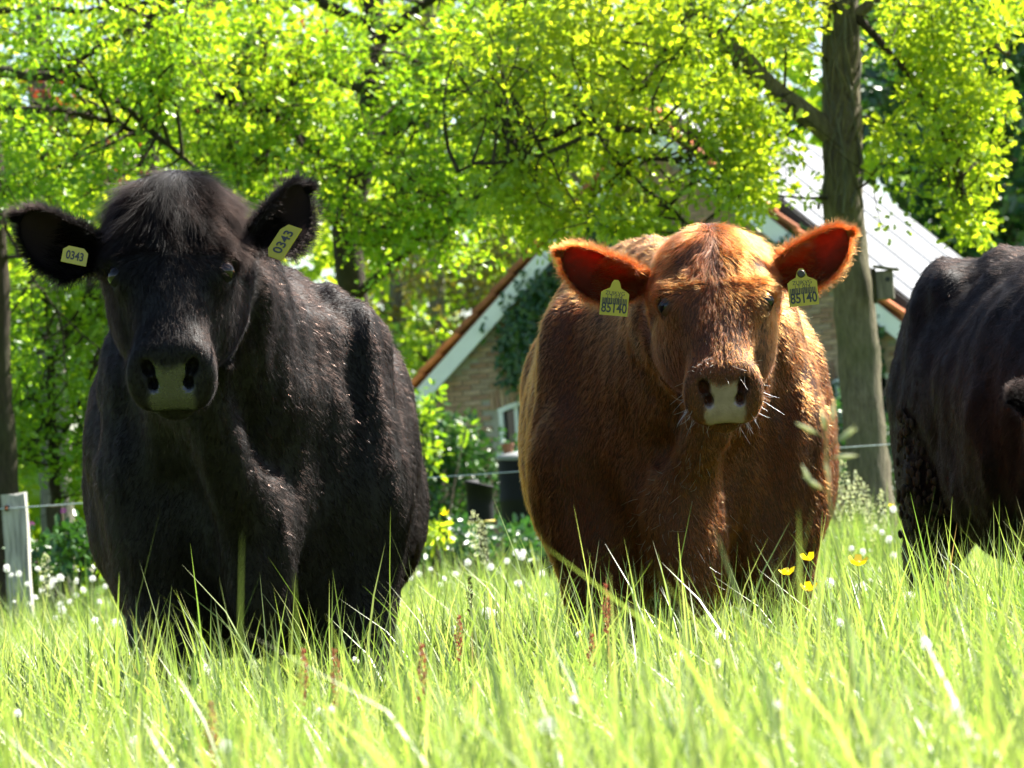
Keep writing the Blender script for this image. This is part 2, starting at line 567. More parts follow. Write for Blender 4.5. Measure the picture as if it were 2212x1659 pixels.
    face = np.array([  # x, front, back, centre, halfwidth
        (-.055, -.02, -.09, -.05, .035), (-.03, .012, -.12, -.05, .085), (.02, .034, -.15, -.05, .117), (.08, .040, -.17, -.05, .129),
        (.16, .037, -.18, -.045, .130), (.23, .035, -.17, -.04, .117), (.30, .030, -.14, -.04, .090), (.35, .025, -.12, -.04, .077),
        (.42, .020, -.11, -.045, .073), (.47, .014, -.11, -.05, .074), (.51, .0, -.11, -.055, .072), (.535, -.03, -.09, -.06, .05)])
    face = face * hs; face[:, 0] *= hl
    f.loft(poll, H, face, k=.05, sig=.014, n=2.35)
    for sgn in (-1, 1):
        hell((ex - .022, sgn * .104, -.012), (.052, .024, .032), k=.035, side=-sgn * .25)     # brow
        hell((.26, sgn * .075, -.13), (.10, .055, .085), k=.05)                          # cheek
        f.cone(h(.26, sgn * .065, -.16), h(.43, sgn * .035, -.105), .055 * hs, .036 * hs, k=.04 * hs)   # jaw
        hell((.490, sgn * .044, -.078), (.045, .036, .048), k=.035)                       # upper lip
        hell((.468, sgn * .050, -.026), (.05, .027, .030), k=.045)                       # nostril flare
    hell((.480, 0, -.050), (.055, .072, .056), k=.04)
    hell((.485, 0, -.128), (.05, .052, .028), k=.012)                                    # chin
    # flat bare nose, nostrils, mouth line
    pn = H[0] * math.cos(math.radians(44)) + H[2] * math.sin(math.radians(44))
    pc = h(.509, 0, -.030)
    sl, Xg, Yg, Zg = f.box(h(.5, 0, -.04) - .12, h(.5, 0, -.04) + .12)
    d = (Xg - pc[0]) * pn[0] + (Yg - pc[1]) * pn[1] + (Zg - pc[2]) * pn[2]
    a = f.F[sl]; k = .018
    hh = np.maximum(k - np.abs(a - d), 0) / k
    f.F[sl] = (np.maximum(a, d) + hh * hh * k * .25).astype(np.float32)
    for sgn in (-1, 1):
        hcarve((.4905, sgn * .045, -.010), (.021, .0125, .036), k=.006, tilt=-.77, side=-sgn * .35)
        hcarve((.5127, sgn * .0365, -.034), (.013, .0105, .030), k=.006, tilt=-.77)
        hcarve((ex, sgn * .128, -.004), (.022, .016, .018), k=.012)                    # eye socket
    hcarve((.535, 0, -.098), (.03, .075, .0055), k=.006, tilt=.20)
    # coat ripples
    shp = f.F.shape
    near = np.abs(f.F) < .03
    ii = np.argwhere(near)
    pts = np.stack([f.g[j][ii[:, j]] for j in range(3)], 1)
    hp = to_h(pts)
    onhead = np.clip((.16 - np.abs(hp[:, 1])) * 40, 0, 1) * (hp[:, 0] > -.07) * (hp[:, 0] < .6) * (hp[:, 2] > -.22)
    rip = noise3(pts * np.array([1.0, 1.0, .28]), 9, spec['seed']) * .008 + noise3(pts, 3.0, spec['seed'] + 5, 2) * .012
    f.F[near] += (rip * (1 - onhead)).astype(np.float32)
    V, Q = f.mesh()
    V = smooth_mesh(V, Q, 2)
    nrm = vnormals(V, Q)
    hp = to_h(V)
    pdist = ((V - pc) @ pn)
    sm = lambda v_: np.clip(v_, 0, 1) ** 2 * (3 - 2 * np.clip(v_, 0, 1))
    ed = noise3(hp, 30, 5, 2) * .004
    ptop = spec.get('planum_top', .008) - .012 * np.cos(hp[:, 1] / .045 * 1.5)
    planum = sm((pdist / hs + .020) / .012) * sm((.049 + ed - np.abs(hp[:, 1])) / .008) * (hp[:, 0] > .43) * sm((hp[:, 2] + .108 + ed) / .008) * sm((ptop - hp[:, 2] + ed) / .010)
    dark = np.zeros(len(V))
    for sgn in (-1, 1):
        for c_, r_ in (((.4905, .045, -.010), (.021, .0145, .021)), ((.5127, .0365, -.034), (.016, .0125, .014))):
            q = (hp - np.array([c_[0], sgn * c_[1], c_[2]])) / np.array([r_[0] * 2.2, r_[1], r_[2]])
            dark = np.maximum(dark, sm((1.12 - np.linalg.norm(q, axis=1)) * 3.2))
    lip = np.clip((hp[:, 0] - .47) / .03, 0, 1) * np.clip((-.085 - hp[:, 2]) / .01, 0, 1) * (hp[:, 2] > -.17) * (np.abs(hp[:, 1]) < .06)
    body = mesh_np('body', V, Q, spec['hide'], root, attrs={'planum': planum, 'dark': np.maximum(dark, .0), 'lip': lip})
    # ---- eyes
    for sgn in (-1, 1):
        bm = bmesh.new()
        bmesh.ops.create_uvsphere(bm, u_segments=20, v_segments=14, radius=.0235 * hs)
        e = mesh_bm('eye', bm, MAT['eye'], root, smooth=True, loc=h(ex, sgn * spec['eye_y'], -.003))
        # lids: almond ring hugging the eyeball
        outw = unit(H[1] * sgn * .72 + H[2] * .7); along = unit(H[0] - outw * (H[0] @ outw)); side = np.cross(outw, along)
        ctr = np.array(h(ex, sgn * spec['eye_y'], -.003))
        R_ = .0250 * hs
        pole = unit(side * .85 + along * .35 * sgn); upw = unit(np.cross(outw, pole)); upw = upw if upw @ along < 0 else -upw
        vs_, fs_ = [], []
        for (f0, f1) in ((40, 125), (-125, -46)):
            o_ = len(vs_); na, nb3 = 15, 8
            for a_ in np.linspace(-math.pi / 2, math.pi / 2, na):
                for b_ in np.radians(np.linspace(f0, f1, nb3)):
                    vs_.append(R_ * (pole * math.sin(a_) + math.cos(a_) * (outw * math.cos(b_) + upw * math.sin(b_))))
            fs_ += [(o_ + a_ * nb3 + b_, o_ + a_ * nb3 + b_ + 1, o_ + (a_ + 1) * nb3 + b_ + 1, o_ + (a_ + 1) * nb3 + b_) for a_ in range(na - 1) for b_ in range(nb3 - 1)]
        mesh_np('eyelid', np.array(vs_), np.array(fs_), spec['lid'], e)
        nl = 40
        la = rng.uniform(-1.1, 1.1, nl); lb = np.radians(rng.uniform(38, 46, nl))
        lp = R_ * (pole * np.sin(la)[:, None] + np.cos(la)[:, None] * (outw * np.cos(lb)[:, None] + upw * np.sin(lb)[:, None]))
        hair_object('eyelashes', lp, unit(outw + upw * .5 - H[0] * .2 + rng.normal(0, .15, (nl, 3))), rng.uniform(.008, .016, nl), np.full(nl, .0004), spec['fur'], e, rng.uniform(0, 1, nl))
    # ---- ears
    ear_hair = []
    for ed in spec['ears']:
        base, tip, wid, outn = loc(ed['base']), loc(ed['tip']), ed['width'], Rw.T @ np.array(ed['normal'])
        E = unit(tip - base); L = np.linalg.norm(tip - base)
        O = unit(outn - E * (outn @ E)); S = np.cross(O, E)
        if S[2] > 0: S = -S                                # S points down
        nu, nv = 17, 13
        u = np.linspace(0, 1, nu)[:, None]; v = np.linspace(-1, 1, nv)[None, :]
        prof = (np.sin(np.pi * np.clip(u * .93 + .05, 0, 1) ** .80) ** .62) * (0.50 + .5 * np.clip(u * 3.2, 0, 1))
        prof = np.maximum(prof, np.sqrt(np.clip(1 - ((u - .55) / .45) ** 2, 0, 1)) * (u > .55) * .98)
        prof[-1] = .12
        half = wid * .5 * prof
        lat = half * v + .18 * wid * np.sin(np.pi * u) * .35
        cup = ed.get('cup', .42) * wid * (v ** 2) * prof * (1 - .75 * u ** 3) - .10 * wid * np.sin(np.pi * u)
        cup = cup - .25 * wid * (1 - u) ** 2 * (1 - v ** 2)
        bend = -.10 * L * u ** 2 * ed.get('droop', 1)
        Pm = base + E[None, None, :] * (L * u)[..., None] + S[None, None, :] * lat[..., None] + O[None, None, :] * (cup + bend)[..., None]
        Vf = Pm.reshape(-1, 3)
        i, j = np.meshgrid(np.arange(nu - 1), np.arange(nv - 1), indexing='ij')
        q = np.stack([i * nv + j, i * nv + j + 1, (i + 1) * nv + j + 1, (i + 1) * nv + j], -1).reshape(-1, 4)
        nf = vnormals(Vf, q)
        if (nf @ O).mean() < 0: q = q[:, ::-1]; nf = -nf
        edge = (1 - np.abs(v) ** 3) * np.ones_like(u) * np.clip((1 - u) * 8, 0, 1)
        Vb = Vf - nf * (.0035 + .005 * edge.reshape(-1, 1))
        rimq = []
        loop = [a * nv for a in range(nu)] + [(nu - 1) * nv + b for b in range(1, nv)] + [a * nv + nv - 1 for a in range(nu - 2, -1, -1)]
        for a, b in zip(loop[:-1], loop[1:]):
            rimq.append((a, b, b + len(Vf), a + len(Vf)))
        allq = np.concatenate([q, q[:, ::-1] + len(Vf), np.array(rimq)])
        inner = np.concatenate([(1 - np.abs(v) ** 2.2) * np.clip(u * 2.2 - .45, 0, 1) * np.ones_like(u), np.zeros((nu, nv))]).reshape(-1)
        mesh_np('ear', np.concatenate([Vf, Vb]), allq, spec['ear_mat'], root, attrs={'inner': inner})
        # fur on the back of the ear, fringe at the rim, wisps inside the base
        nb_ = spec.get('ear_back', 5000)
        fu, fv = rng.uniform(.0, 1, nb_), rng.uniform(-1, 1, nb_)
        def samp(fu, fv, A_):
            A_ = A_.reshape(nu, nv, 3)
            a = np.clip(fu * (nu - 1), 0, nu - 1.001); b = np.clip((fv + 1) / 2 * (nv - 1), 0, nv - 1.001)
            i0, j0 = a.astype(int), b.astype(int); ta, tb = (a - i0)[:, None], (b - j0)[:, None]
            return (A_[i0, j0] * (1 - ta) + A_[i0 + 1, j0] * ta) * (1 - tb) + (A_[i0, j0 + 1] * (1 - ta) + A_[i0 + 1, j0 + 1] * ta) * tb
        pb = samp(fu, fv, Vb); nb2 = -samp(fu, fv, nf)
        ear_hair.append((pb, unit(nb2 * .45 + E * .7 + S * fv[:, None] * .5 + rng.normal(0, .25, (nb_, 3))), rng.uniform(.010, .022, nb_)))
        nr = spec.get('ear_rim', 3600)
        rp = np.array([Vf[a] for a in loop]); ss = rng.uniform(len(rp) * .06, len(rp) * .97, nr)
        i0 = np.clip(ss.astype(int), 0, len(rp) - 2); fr = (ss - i0)[:, None]
        pr = rp[i0] * (1 - fr) + rp[i0 + 1] * fr
        mid = base + E * L * .52
        od = unit(unit(pr - mid) * .8 + E * .45 + rng.normal(0, .28, (nr, 3)))
        ear_hair.append((pr + rng.normal(0, .002, (nr, 3)), od, rng.uniform(.008, ed.get('fringe', .026), nr)))
        ni = spec.get('ear_in', 1500)
        fu, fv = rng.uniform(.02, .55, ni), rng.uniform(-1, 1, ni)
        pi_ = samp(fu, fv, Vf); n3 = samp(fu, fv, nf)
        ear_hair.append((pi_, unit(n3 * .4 + E * .9 + S * .3 + rng.normal(0, .2, (ni, 3))), rng.uniform(.010, .026, ni)))
    # ---- fur
    tri = np.concatenate([Q[:, [0, 1, 2]], Q[:, [0, 2, 3]]])
    ar = .5 * np.linalg.norm(np.cross(V[tri[:, 1]] - V[tri[:, 0]], V[tri[:, 2]] - V[tri[:, 0]]), axis=1)
    camL = loc(CAM)
    cenT = V[tri].mean(1); nT = unit(nrm[tri].mean(1))
    vis = (nT * unit(camL - cenT)).sum(1)
    hT = to_h(cenT)
    headT = (hT[:, 0] > -.08) * (hT[:, 0] < .6) * (np.abs(hT[:, 1]) < .17) * (hT[:, 2] > -.26)
    eyed = np.minimum(np.linalg.norm((hp - np.array([ex, .118, .0])), axis=1), np.linalg.norm((hp - np.array([ex, -.118, .0])), axis=1))
    keep = (1 - np.clip(planum + dark + lip * .6, 0, 1)[tri].mean(1)) * np.clip((eyed[tri].mean(1) - .022) / .008, 0, 1)
    wgt = ar * np.clip(vis * 2 + 1.0, 0.03, 1.0) * keep * (1 + headT * .9) * (cenT[:, 2] > .12)
    n = spec['hairs']
    pick = rng.choice(len(tri), n, p=wgt / wgt.sum())
    b = rng.dirichlet((1, 1, 1), n)
    p = (V[tri[pick]] * b[:, :, None]).sum(1)
    nn = unit((nrm[tri[pick]] * b[:, :, None]).sum(1))
    hpp = to_h(p)
    hd = np.clip((hpp[:, 0] + .10) / .05, 0, 1) * (hpp[:, 0] < .62) * np.clip((.20 - np.abs(hpp[:, 1])) / .04, 0, 1) * np.clip((hpp[:, 2] + .24) / .06, 0, 1)
    hd = hd[:, None]
    # flow: back and down over the body, away from a whorl on the face
    bodyflow = np.stack([-.55 * np.ones(n), .25 * np.sign(p[:, 1]) * np.clip(1.0 - np.abs(nn[:, 1]), 0, 1), -np.ones(n) * .85], 1)
    wx = ex - .03
    fx = np.where(hpp[:, 0] > wx, 1.0, -.25)
    fore = np.clip((wx - hpp[:, 0]) / .05, 0, 1) * (hpp[:, 2] > -.09)
    hx = np.where(hpp[:, 0] > wx, np.clip((hpp[:, 0] - wx) * 12, -1, 1), -.1 + fore * spec.get('forelock_dir', 1.0))
    hy = np.clip(hpp[:, 1] * 9, -1.2, 1.2) * (.45 + 1.0 * fore)
    headflow = hx[:, None] * H[0] + hy[:, None] * H[1]
    flow = bodyflow * (1 - hd) + headflow * hd
    flow = unit(flow - nn * (flow * nn).sum(1, keepdims=True))
    cl = np.stack([noise3(p * np.array([1, 1, .45]), 14, spec['seed'] + 11 + k_) for k_ in range(3)], 1)
    cl2 = np.stack([noise3(p, 95, spec['seed'] + 31 + k_, 2) for k_ in range(3)], 1)
    lift = spec.get('lift', .42) * (1 - .45 * hd[:, 0]) * (1 + .5 * cl[:, 0])
    dirs = unit(flow + nn * lift[:, None] + cl * .16 + cl2 * .13 + rng.normal(0, .13, (n, 3)))
    ln = spec['hair_len'] * rng.uniform(.55, 1.25, n) * (1 + .35 * cl[:, 1])
    facelen = np.interp(hpp[:, 0], [-.08, .0, .12, wx, wx + .05, .40, .47], [spec['poll_len'], spec['poll_len'], spec['poll_len'] * .8, .022, .015, .012, .007])
    facelen = np.where(hpp[:, 2] < -.10, np.maximum(facelen * .6, .012), facelen) * rng.uniform(.6, 1.3, n)
    ln = ln * (1 - hd[:, 0]) + facelen * hd[:, 0]
    ln = ln * np.clip(p[:, 2] / .5, .5, 1)
    curl = -nn * .35 * lift[:, None] + flow * .2 + cl2 * .25
    lockw = np.clip(fore * hd[:, 0], 0, 1)[:, None]
    curl = curl + lockw * (cl * .5 + H[0] * .35)
    tone = np.clip(.5 + .22 * cl[:, 2] + rng.normal(0, .13, n), 0, 1)
    rad = np.full(n, spec.get('hair_r', .00031)) * (1 - .25 * hd[:, 0])
    tint = np.clip(1.15 - np.abs(hpp[:, 1] - .006 * np.sin(hpp[:, 0] * 60)) / .014, 0, 1) * np.clip((hpp[:, 0] - .015) * 40, 0, 1) * np.clip((.165 - hpp[:, 0]) * 40, 0, 1) * (hpp[:, 2] > -.06) * spec.get('smudge', 0) * rng.uniform(.2, .9, n)
    for (a_, d_, l_) in ear_hair:
        p = np.concatenate([p, a_]); dirs = np.concatenate([dirs, d_]); ln = np.concatenate([ln, l_])
        curl = np.concatenate([curl, rng.normal(0, .2, a_.shape)])
        tone = np.concatenate([tone, rng.uniform(0, .45, len(a_))]); rad = np.concatenate([rad, np.full(len(a_), .00036)]); tint = np.concatenate([tint, np.zeros(len(a_))])
    hair_object('fur', p, dirs, ln, rad, spec['fur'], root, tone, tint, npt=4, curl=curl)
    ng = int(n * spec.get('guard', .018))
    gi = rng.choice(n, ng, replace=False, p=(1.02 - hd[:, 0]) / (1.02 - hd[:, 0]).sum())
    gd = unit(dirs[gi] + nn[gi] * .12 + rng.normal(0, .16, (ng, 3)))
    hair_object('guard_hair', p[gi], gd, ln[gi] * rng.uniform(.8, 1.25, ng), rad[gi] * 1.15, spec['guard_mat'], root, rng.uniform(0, 1, ng), npt=4, curl=curl[gi])
    # whiskers on lips and chin
    cand = np.where((hp[:, 0] > .42) & (hp[:, 2] < -.045) & (np.abs(hp[:, 1]) > .03) & (planum < .1))[0]
    cand2 = np.where((hp[:, 0] > .42) & (hp[:, 2] > .0) & (planum < .1))[0]
    if spec.get('whiskers', 0) and len(cand):
        w = np.concatenate([rng.choice(cand, spec['whiskers']), rng.choice(cand2, spec['whiskers'] // 16)])
        wd = unit(nrm[w] * .9 + H[0] * .55 + rng.normal(0, .25, (len(w), 3)))
        hair_object('whiskers', V[w], wd, rng.uniform(.012, .042, len(w)), np.full(len(w), .00042), MAT['whisker'], root, rng.uniform(0, 1, len(w)), npt=4, curl=rng.normal(0, .3, (len(w), 3)) - H[2] * .15)
    # ---- ear tags
    for tg in spec.get('tags', []):
        c = Vector(loc(tg['pos'])); rt = Vector(unit(Rw.T @ np.array(tg['right']))); upv = Vector(Rw.T @ np.array(tg['up']))
        nz = rt.cross(upv).normalized(); upv = nz.cross(rt).normalized()
        M = Matrix(((rt.x, upv.x, nz.x, c.x), (rt.y, upv.y, nz.y, c.y), (rt.z, upv.z, nz.z, c.z), (0, 0, 0, 1)))
        w, hgt = tg['w'], tg['h']
        out = [(-.5, -.5), (.5, -.5), (.5, .25), (.3, .5), (-.3, .5), (-.5, .25)] if tg.get('hex') else [(-.5, -.62), (.5, -.62), (.5, .20), (.40, .28), (.20, .38), (.14, .58), (.07, .68), (-.07, .68), (-.14, .58), (-.20, .38), (-.40, .28), (-.5, .20)]
        bm = bmesh.new()
        vs = [bm.verts.new((a * w, b_ * hgt, 0)) for a, b_ in out]
        fc = bm.faces.new(vs)
        r_ = bmesh.ops.extrude_face_region(bm, geom=[fc])
        bmesh.ops.translate(bm, verts=[g for g in r_['geom'] if isinstance(g, bmesh.types.BMVert)], vec=(0, 0, -.0022))
        bmesh.ops.recalc_face_normals(bm, faces=bm.faces)
        t_ = mesh_bm('ear_tag', bm, MAT['tag'], root)
        t_.matrix_local = M
        if tg.get('stud', True):
            bm = bmesh.new(); bmesh.ops.create_cone(bm, cap_ends=True, segments=14, radius1=.0095, radius2=.007, depth=.006, matrix=Matrix.Translation((0, .50 * hgt, .003)))
            mesh_bm('stud', bm, MAT['stud'], t_)
        def put(me, x, y, nm, sy=1.0):
            o = bpy.data.objects.new(nm, me); me.materials.clear(); me.materials.append(MAT['print']); o.location = (x, y, .0009); o.scale = (1, sy, 1); link(o, t_)
        put(text_mesh(tg['num'], tg.get('size', .0262), .0005), 0, (-.36 if not tg.get('hex') else -.05) * hgt, 'number', 1.3)
        if tg.get('small'):
            put(text_mesh(tg['small'][0], .0125), 0, .19 * hgt, 'lettering')
            put(text_mesh(tg['small'][1], .0125), 0, .05 * hgt, 'lettering')
            bm = bmesh.new(); x_ = -.44 * w; r2 = random.Random(3)
            while x_ < .44 * w:
                bw = r2.choice((.0008, .0016, .0024)); bm_box(bm, (x_ + bw / 2, -.10 * hgt, .0009), (bw, .014, .0004)); x_ += bw + r2.choice((.0009, .0016))
            mesh_bm('barcode', bm, MAT['print'], t_)
    return root

MAT = {}
MAT['eye'] = mat_simple('eye_dark', (.006, .004, .004), rough=.10, spec=.35)
MAT['tag'] = mat_leaf('yellow_plastic', [(0, (.40, .34, .012)), (1, (.40, .34, .012))], trans=.2, gloss=.05, trans_tint=(1, .9, .3))
MAT['print'] = mat_simple('black_print', (.03, .03, .03), rough=.6)
MAT['stud'] = mat_simple('black_stud', (.012, .012, .012), rough=.35)
MAT['whisker'] = mat_hair('whisker_hair', (.35, .36, .36), (.8, .8, .78))
MAT['hide_black'] = mat_hide('black_hide', (.005, .004, .004), (.020, .020, .017), (.004, .003, .003))
MAT['hide_red'] = mat_hide('red_hide', (.045, .013, .005), (.20, .135, .11), (.018, .006, .005))
MAT['lid_black'] = mat_simple('black_lid', (.006, .005, .005), rough=.8, spec=.15)
MAT['lid_red'] = mat_simple('red_lid', (.06, .025, .016), rough=.8, spec=.15)
MAT['fur_black'] = mat_hair('black_fur', (.0005, .0004, .0004), (.0038, .0020, .0015), rough=.36, radial=.5, ior=1.15)
MAT['guard_black'] = mat_hair('black_guard_hair', (.001, .0007, .0007), (.02, .008, .005), rough=.15, radial=.3, ior=1.5)
MAT['guard_red'] = mat_hair('red_guard_hair', (.10, .02, .004), (.36, .10, .02), rough=.2, radial=.35, ior=1.45)
MAT['fur_red'] = mat_hair('red_fur', (.075, .0112, .0016), (.30, .056, .0068), rough=.34, ior=1.36, radial=.5, tint=(.045, .055, .045))

def mat_ear(name, furc, skin, glow, tr):
    mt, nt, out = new_mat(name)
    a = N(nt, 'Attribute'); a.attribute_name = 'inner'
    mx = N(nt, 'MixRGB'); nt.links.new(a.outputs['Fac'], mx.inputs[0]); mx.inputs[1].default_value = (*furc, 1); mx.inputs[2].default_value = (*skin, 1)
    tc = N(nt, 'TexCoord'); nz = N(nt, 'TexNoise'); nz.inputs['Scale'].default_value = 28; nz.inputs['Detail'].default_value = 4
    nt.links.new(tc.outputs['Object'], nz.inputs[0])
    gl = ramp(nt, nz.outputs[0], [(.3, tuple(c * .45 for c in glow)), (.7, glow)])
    d = N(nt, 'BsdfDiffuse'); nt.links.new(mx.outputs[0], d.inputs[0])
    t = N(nt, 'BsdfTranslucent'); nt.links.new(gl, t.inputs[0])
    ms = N(nt, 'MixShader'); ms.inputs[0].default_value = tr
    nt.links.new(d.outputs[0], ms.inputs[1]); nt.links.new(t.outputs[0], ms.inputs[2]); nt.links.new(ms.outputs[0], out.inputs[0])
    return mt
MAT['ear_red'] = mat_ear('red_ear', (.04, .012, .005), (.09, .022, .016), (.55, .035, .012), .35)
MAT['ear_black'] = mat_ear('black_ear', (.010, .008, .008), (.02, .013, .012), (.06, .025, .015), .25)

def W3(p): return (p.x, p.y, p.z)
IMG_R, IMG_U = np.array(CR), np.array(CU)
def img_dir(deg, back=0.0):
    """direction in the picture plane, degrees counter-clockwise from right, leaning away from the camera by back"""
    return IMG_R * math.cos(math.radians(deg)) + IMG_U * math.sin(math.radians(deg)) + np.array(CF) * back

def torso(sc_w, sc_z):
    t = [(-1.62, 1.10, .90, 1.00, .05), (-1.54, 1.23, .78, 1.00, .17), (-1.40, 1.300, .66, .95, .255), (-1.20, 1.31, .52, .86, .325), (-1.0, 1.285, .42, .79, .375),
         (-.75, 1.255, .36, .76, .405), (-.45, 1.24, .37, .76, .388), (-.2, 1.235, .40, .78, .318), (0, 1.21, .43, .78, .255), (.12, 1.13, .46, .78, .195), (.21, 1.02, .52, .77, .13), (.26, .92, .62, .77, .04)]
    t = [(x, zt * sc_z, zb * sc_z, zc * sc_z, hw * sc_w) for x, zt, zb, zc, hw in t]
    return t

def face_camera(p): return math.atan2(-p.y, -p.x)

def cow_a():
    sh = P(548, 1000, 9.72)
    return build_cow(dict(
        name='black_cow', label='black cow on the left facing the camera, numbered yellow tags in both ears', root=(sh.x, sh.y), rotz=face_camera(sh),
        poll=P(372, 402, 9.14), pitch=58, yaw=-4, roll=-1.5, head_scale=1.0, torso=torso(1.0, 1.0), leg_y=.20, seed=3, hide=MAT['hide_black'], lid=MAT['lid_black'],
        fur=MAT['fur_black'], guard_mat=MAT['guard_black'], ear_mat=MAT['ear_black'], eye_x=.240, eye_y=.1085, hairs=340000, head_len=.93, hair_len=.0125, poll_len=.050, whiskers=0, forelock_dir=1.2,
        ears=[dict(base=P(232, 552, 9.16), tip=P(42, 478, 9.13), width=.124, normal=img_dir(-70, -2.2), cup=.5, fringe=.032),
              dict(base=P(528, 530, 9.14), tip=P(672, 412, 9.22), width=.116, normal=img_dir(-10, -1.4), cup=.5, fringe=.032)],
        tags=[dict(pos=P(162, 552, 9.04), right=img_dir(-12, .25), up=img_dir(78, .2), w=.053, h=.036, num='0343', size=.019, stud=False, hex=True),
              dict(pos=P(611, 522, 9.02), right=img_dir(58, .25), up=img_dir(150, .9), w=.080, h=.052, num='0343', size=.028, stud=False, hex=True)]))

def cow_b():
    sh = P(1464, 930, 10.45)
    return build_cow(dict(
        name='red_cow', label='reddish brown cow in the middle facing the camera, yellow tags reading 85140', root=(sh.x, sh.y), rotz=face_camera(sh),
        poll=P(1533, 512, 9.95), pitch=57, yaw=3, roll=-.9, head_scale=.965, torso=torso(.99, 1.045), leg_y=.21, seed=17, hide=MAT['hide_red'], lid=MAT['lid_red'],
        fur=MAT['fur_red'], guard_mat=MAT['guard_red'], guard=.03, ear_mat=MAT['ear_red'], eye_x=.222, eye_y=.1125, hairs=360000, head_len=.87, hair_len=.0135, poll_len=.026, whiskers=420, smudge=.8, planum_top=.008, forelock_dir=.5,
        ears=[dict(base=P(1402, 612, 9.98), tip=P(1214, 556, 9.95), width=.120, normal=img_dir(-100, -1.9), cup=.45, fringe=.026),
              dict(base=P(1652, 592, 9.98), tip=P(1838, 512, 9.98), width=.120, normal=img_dir(-70, -1.9), cup=.42, fringe=.026)],
        tags=[dict(pos=P(1328, 645, 9.86), right=img_dir(-5, .12), up=img_dir(86, 0), w=.064, h=.062, num='85140', size=.0235, small=('ZUIKVG', 'LT 074'), stud=False),
              dict(pos=P(1734, 622, 9.86), right=img_dir(6, -.05), up=img_dir(95, 0), w=.067, h=.065, num='85140', size=.0245, small=('ZUIKVG', 'LT 074'))]))

def cow_c():
    r0 = P(1952, 745, 12.05)
    hd = math.radians(18)
    fx, fy = math.sin(hd), -math.cos(hd)
    lx, ly = -fy, fx
    rx, ry = r0.x - (-1.42 * fx - .25 * lx), r0.y - (-1.42 * fy - .25 * ly)
    c = build_cow(dict(
        name='black_cow', label='black cow at the right edge, head lowered out of view, dung on its hind leg', root=(rx, ry), rotz=math.atan2(fy, fx),
        poll=P(2345, 800, 10.25), pitch=74, yaw=-28, roll=0, head_scale=1.0, head_len=.9, torso=torso(.97, .99), leg_y=.20, seed=29, hide=MAT['hide_black'], lid=MAT['lid_black'],
        fur=MAT['fur_black'], guard_mat=MAT['guard_black'], ear_mat=MAT['ear_black'], eye_x=.22, eye_y=.11, hairs=210000, hair_len=.014, poll_len=.03, fine=False, tail_y=-.17,
        ears=[dict(base=P(2275, 850, 10.28), tip=P(2188, 868, 10.25), width=.095, normal=img_dir(-80, 1.9), cup=.25, fringe=.022),
              dict(base=P(2430, 830, 10.35), tip=P(2560, 800, 10.4), width=.13, normal=img_dir(-80, -1.6), cup=.4)]))
    # dried dung hanging in the hair of tail and hind leg
    bpy.context.view_layer.update()
    body = [ch for ch in c.children if ch.name.startswith('body')][0]
    mi = body.matrix_world.inverted()
    bm = bmesh.new()
    rr = random.Random(4)
    for i in range(230):
        px, py = rr.uniform(1945, 2060), rr.uniform(890, 1160)
        if px > 1960 + (py - 880) * .42: continue
        o0 = mi @ CAM; d0 = (mi @ P(px, py, 20) - o0).normalized()
        hit, lc, nr, _ = body.ray_cast(o0, d0)
        if not hit: continue
        s_ = rr.uniform(.0035, .0085)
        bmesh.ops.create_icosphere(bm, subdivisions=1, radius=1, matrix=Matrix.Translation(lc + nr * rr.uniform(.004, .011)) @ Matrix.Rotation(rr.uniform(0, 3), 4, 'Z') @ Matrix.Diagonal((s_, s_ * .8, s_ * rr.uniform(1.3, 2.4), 1)))
    o = mesh_bm('dung_clumps', bm, mat_simple('dried_dung', (.035, .027, .012), rough=.9, noise_scale=60, noise_amt=.5), c, smooth=True)
    o['kind'] = 'stuff'
    return c
# ------------------------------------------------------------------ foliage
LEAF = np.array([(0, 0, 0), (1, 0, 0), (.24, .24, .05), (.46, .15, .03), (.74, .29, .06), (.24, -.24, .05), (.46, -.15, .03), (.74, -.29, .06)], np.float32)
LEAF_F = np.array([(0, 5, 6, 7, 1), (0, 1, 4, 3, 2)])
OVAL = np.array([(0, 0, 0), (1, 0, -.05), (.3, .25, .06), (.7, .22, .05), (.3, -.25, .06), (.7, -.22, .05)], np.float32)
OVAL_F = np.array([(0, 4, 5, 1), (0, 1, 3, 2)])

def leaves_np(pos, axis, normal, size, tone, oval=False):
    T, TF = (OVAL, OVAL_F) if oval else (LEAF, LEAF_F)
    n = len(pos)
    x = unit(axis); z = unit(normal - x * (normal * x).sum(1, keepdims=True)); y = np.cross(z, x)
    R = np.stack([x, y, z], 1)
    V = pos[:, None, :] + np.einsum('kj,nji->nki', T, R) * size[:, None, None]
    F = (TF[None] + (np.arange(n) * len(T))[:, None, None]).reshape(-1, TF.shape[1])
    return V.reshape(-1, 3).astype(np.float32), F, np.repeat(tone, len(T))

DENS = .40
def blob_points(blobs, gap=.0, seed=1, freq=1.1):
    """cluster centres spread through ellipsoid volumes, thinned by noise so that gaps open"""
    r = np.random.default_rng(seed)
    out = []
    for c, rad, n in blobs:
        p = r.normal(size=(int(n * 2.2) + 4, 3)); p = unit(p) * (r.uniform(0, 1, (len(p), 1)) ** (1 / 2.6))
        p = np.array(c) + p * np.array(rad)
        ok = noise3(p, freq, seed + 3, 2) > gap + r.normal(0, .12, len(p))
        out.append(p[ok][:max(2, int(n * DENS * (.35 if np.array(c)[2] > P(1106, -100, np.array(c)[1]).z else 1)))])
    return np.concatenate(out)

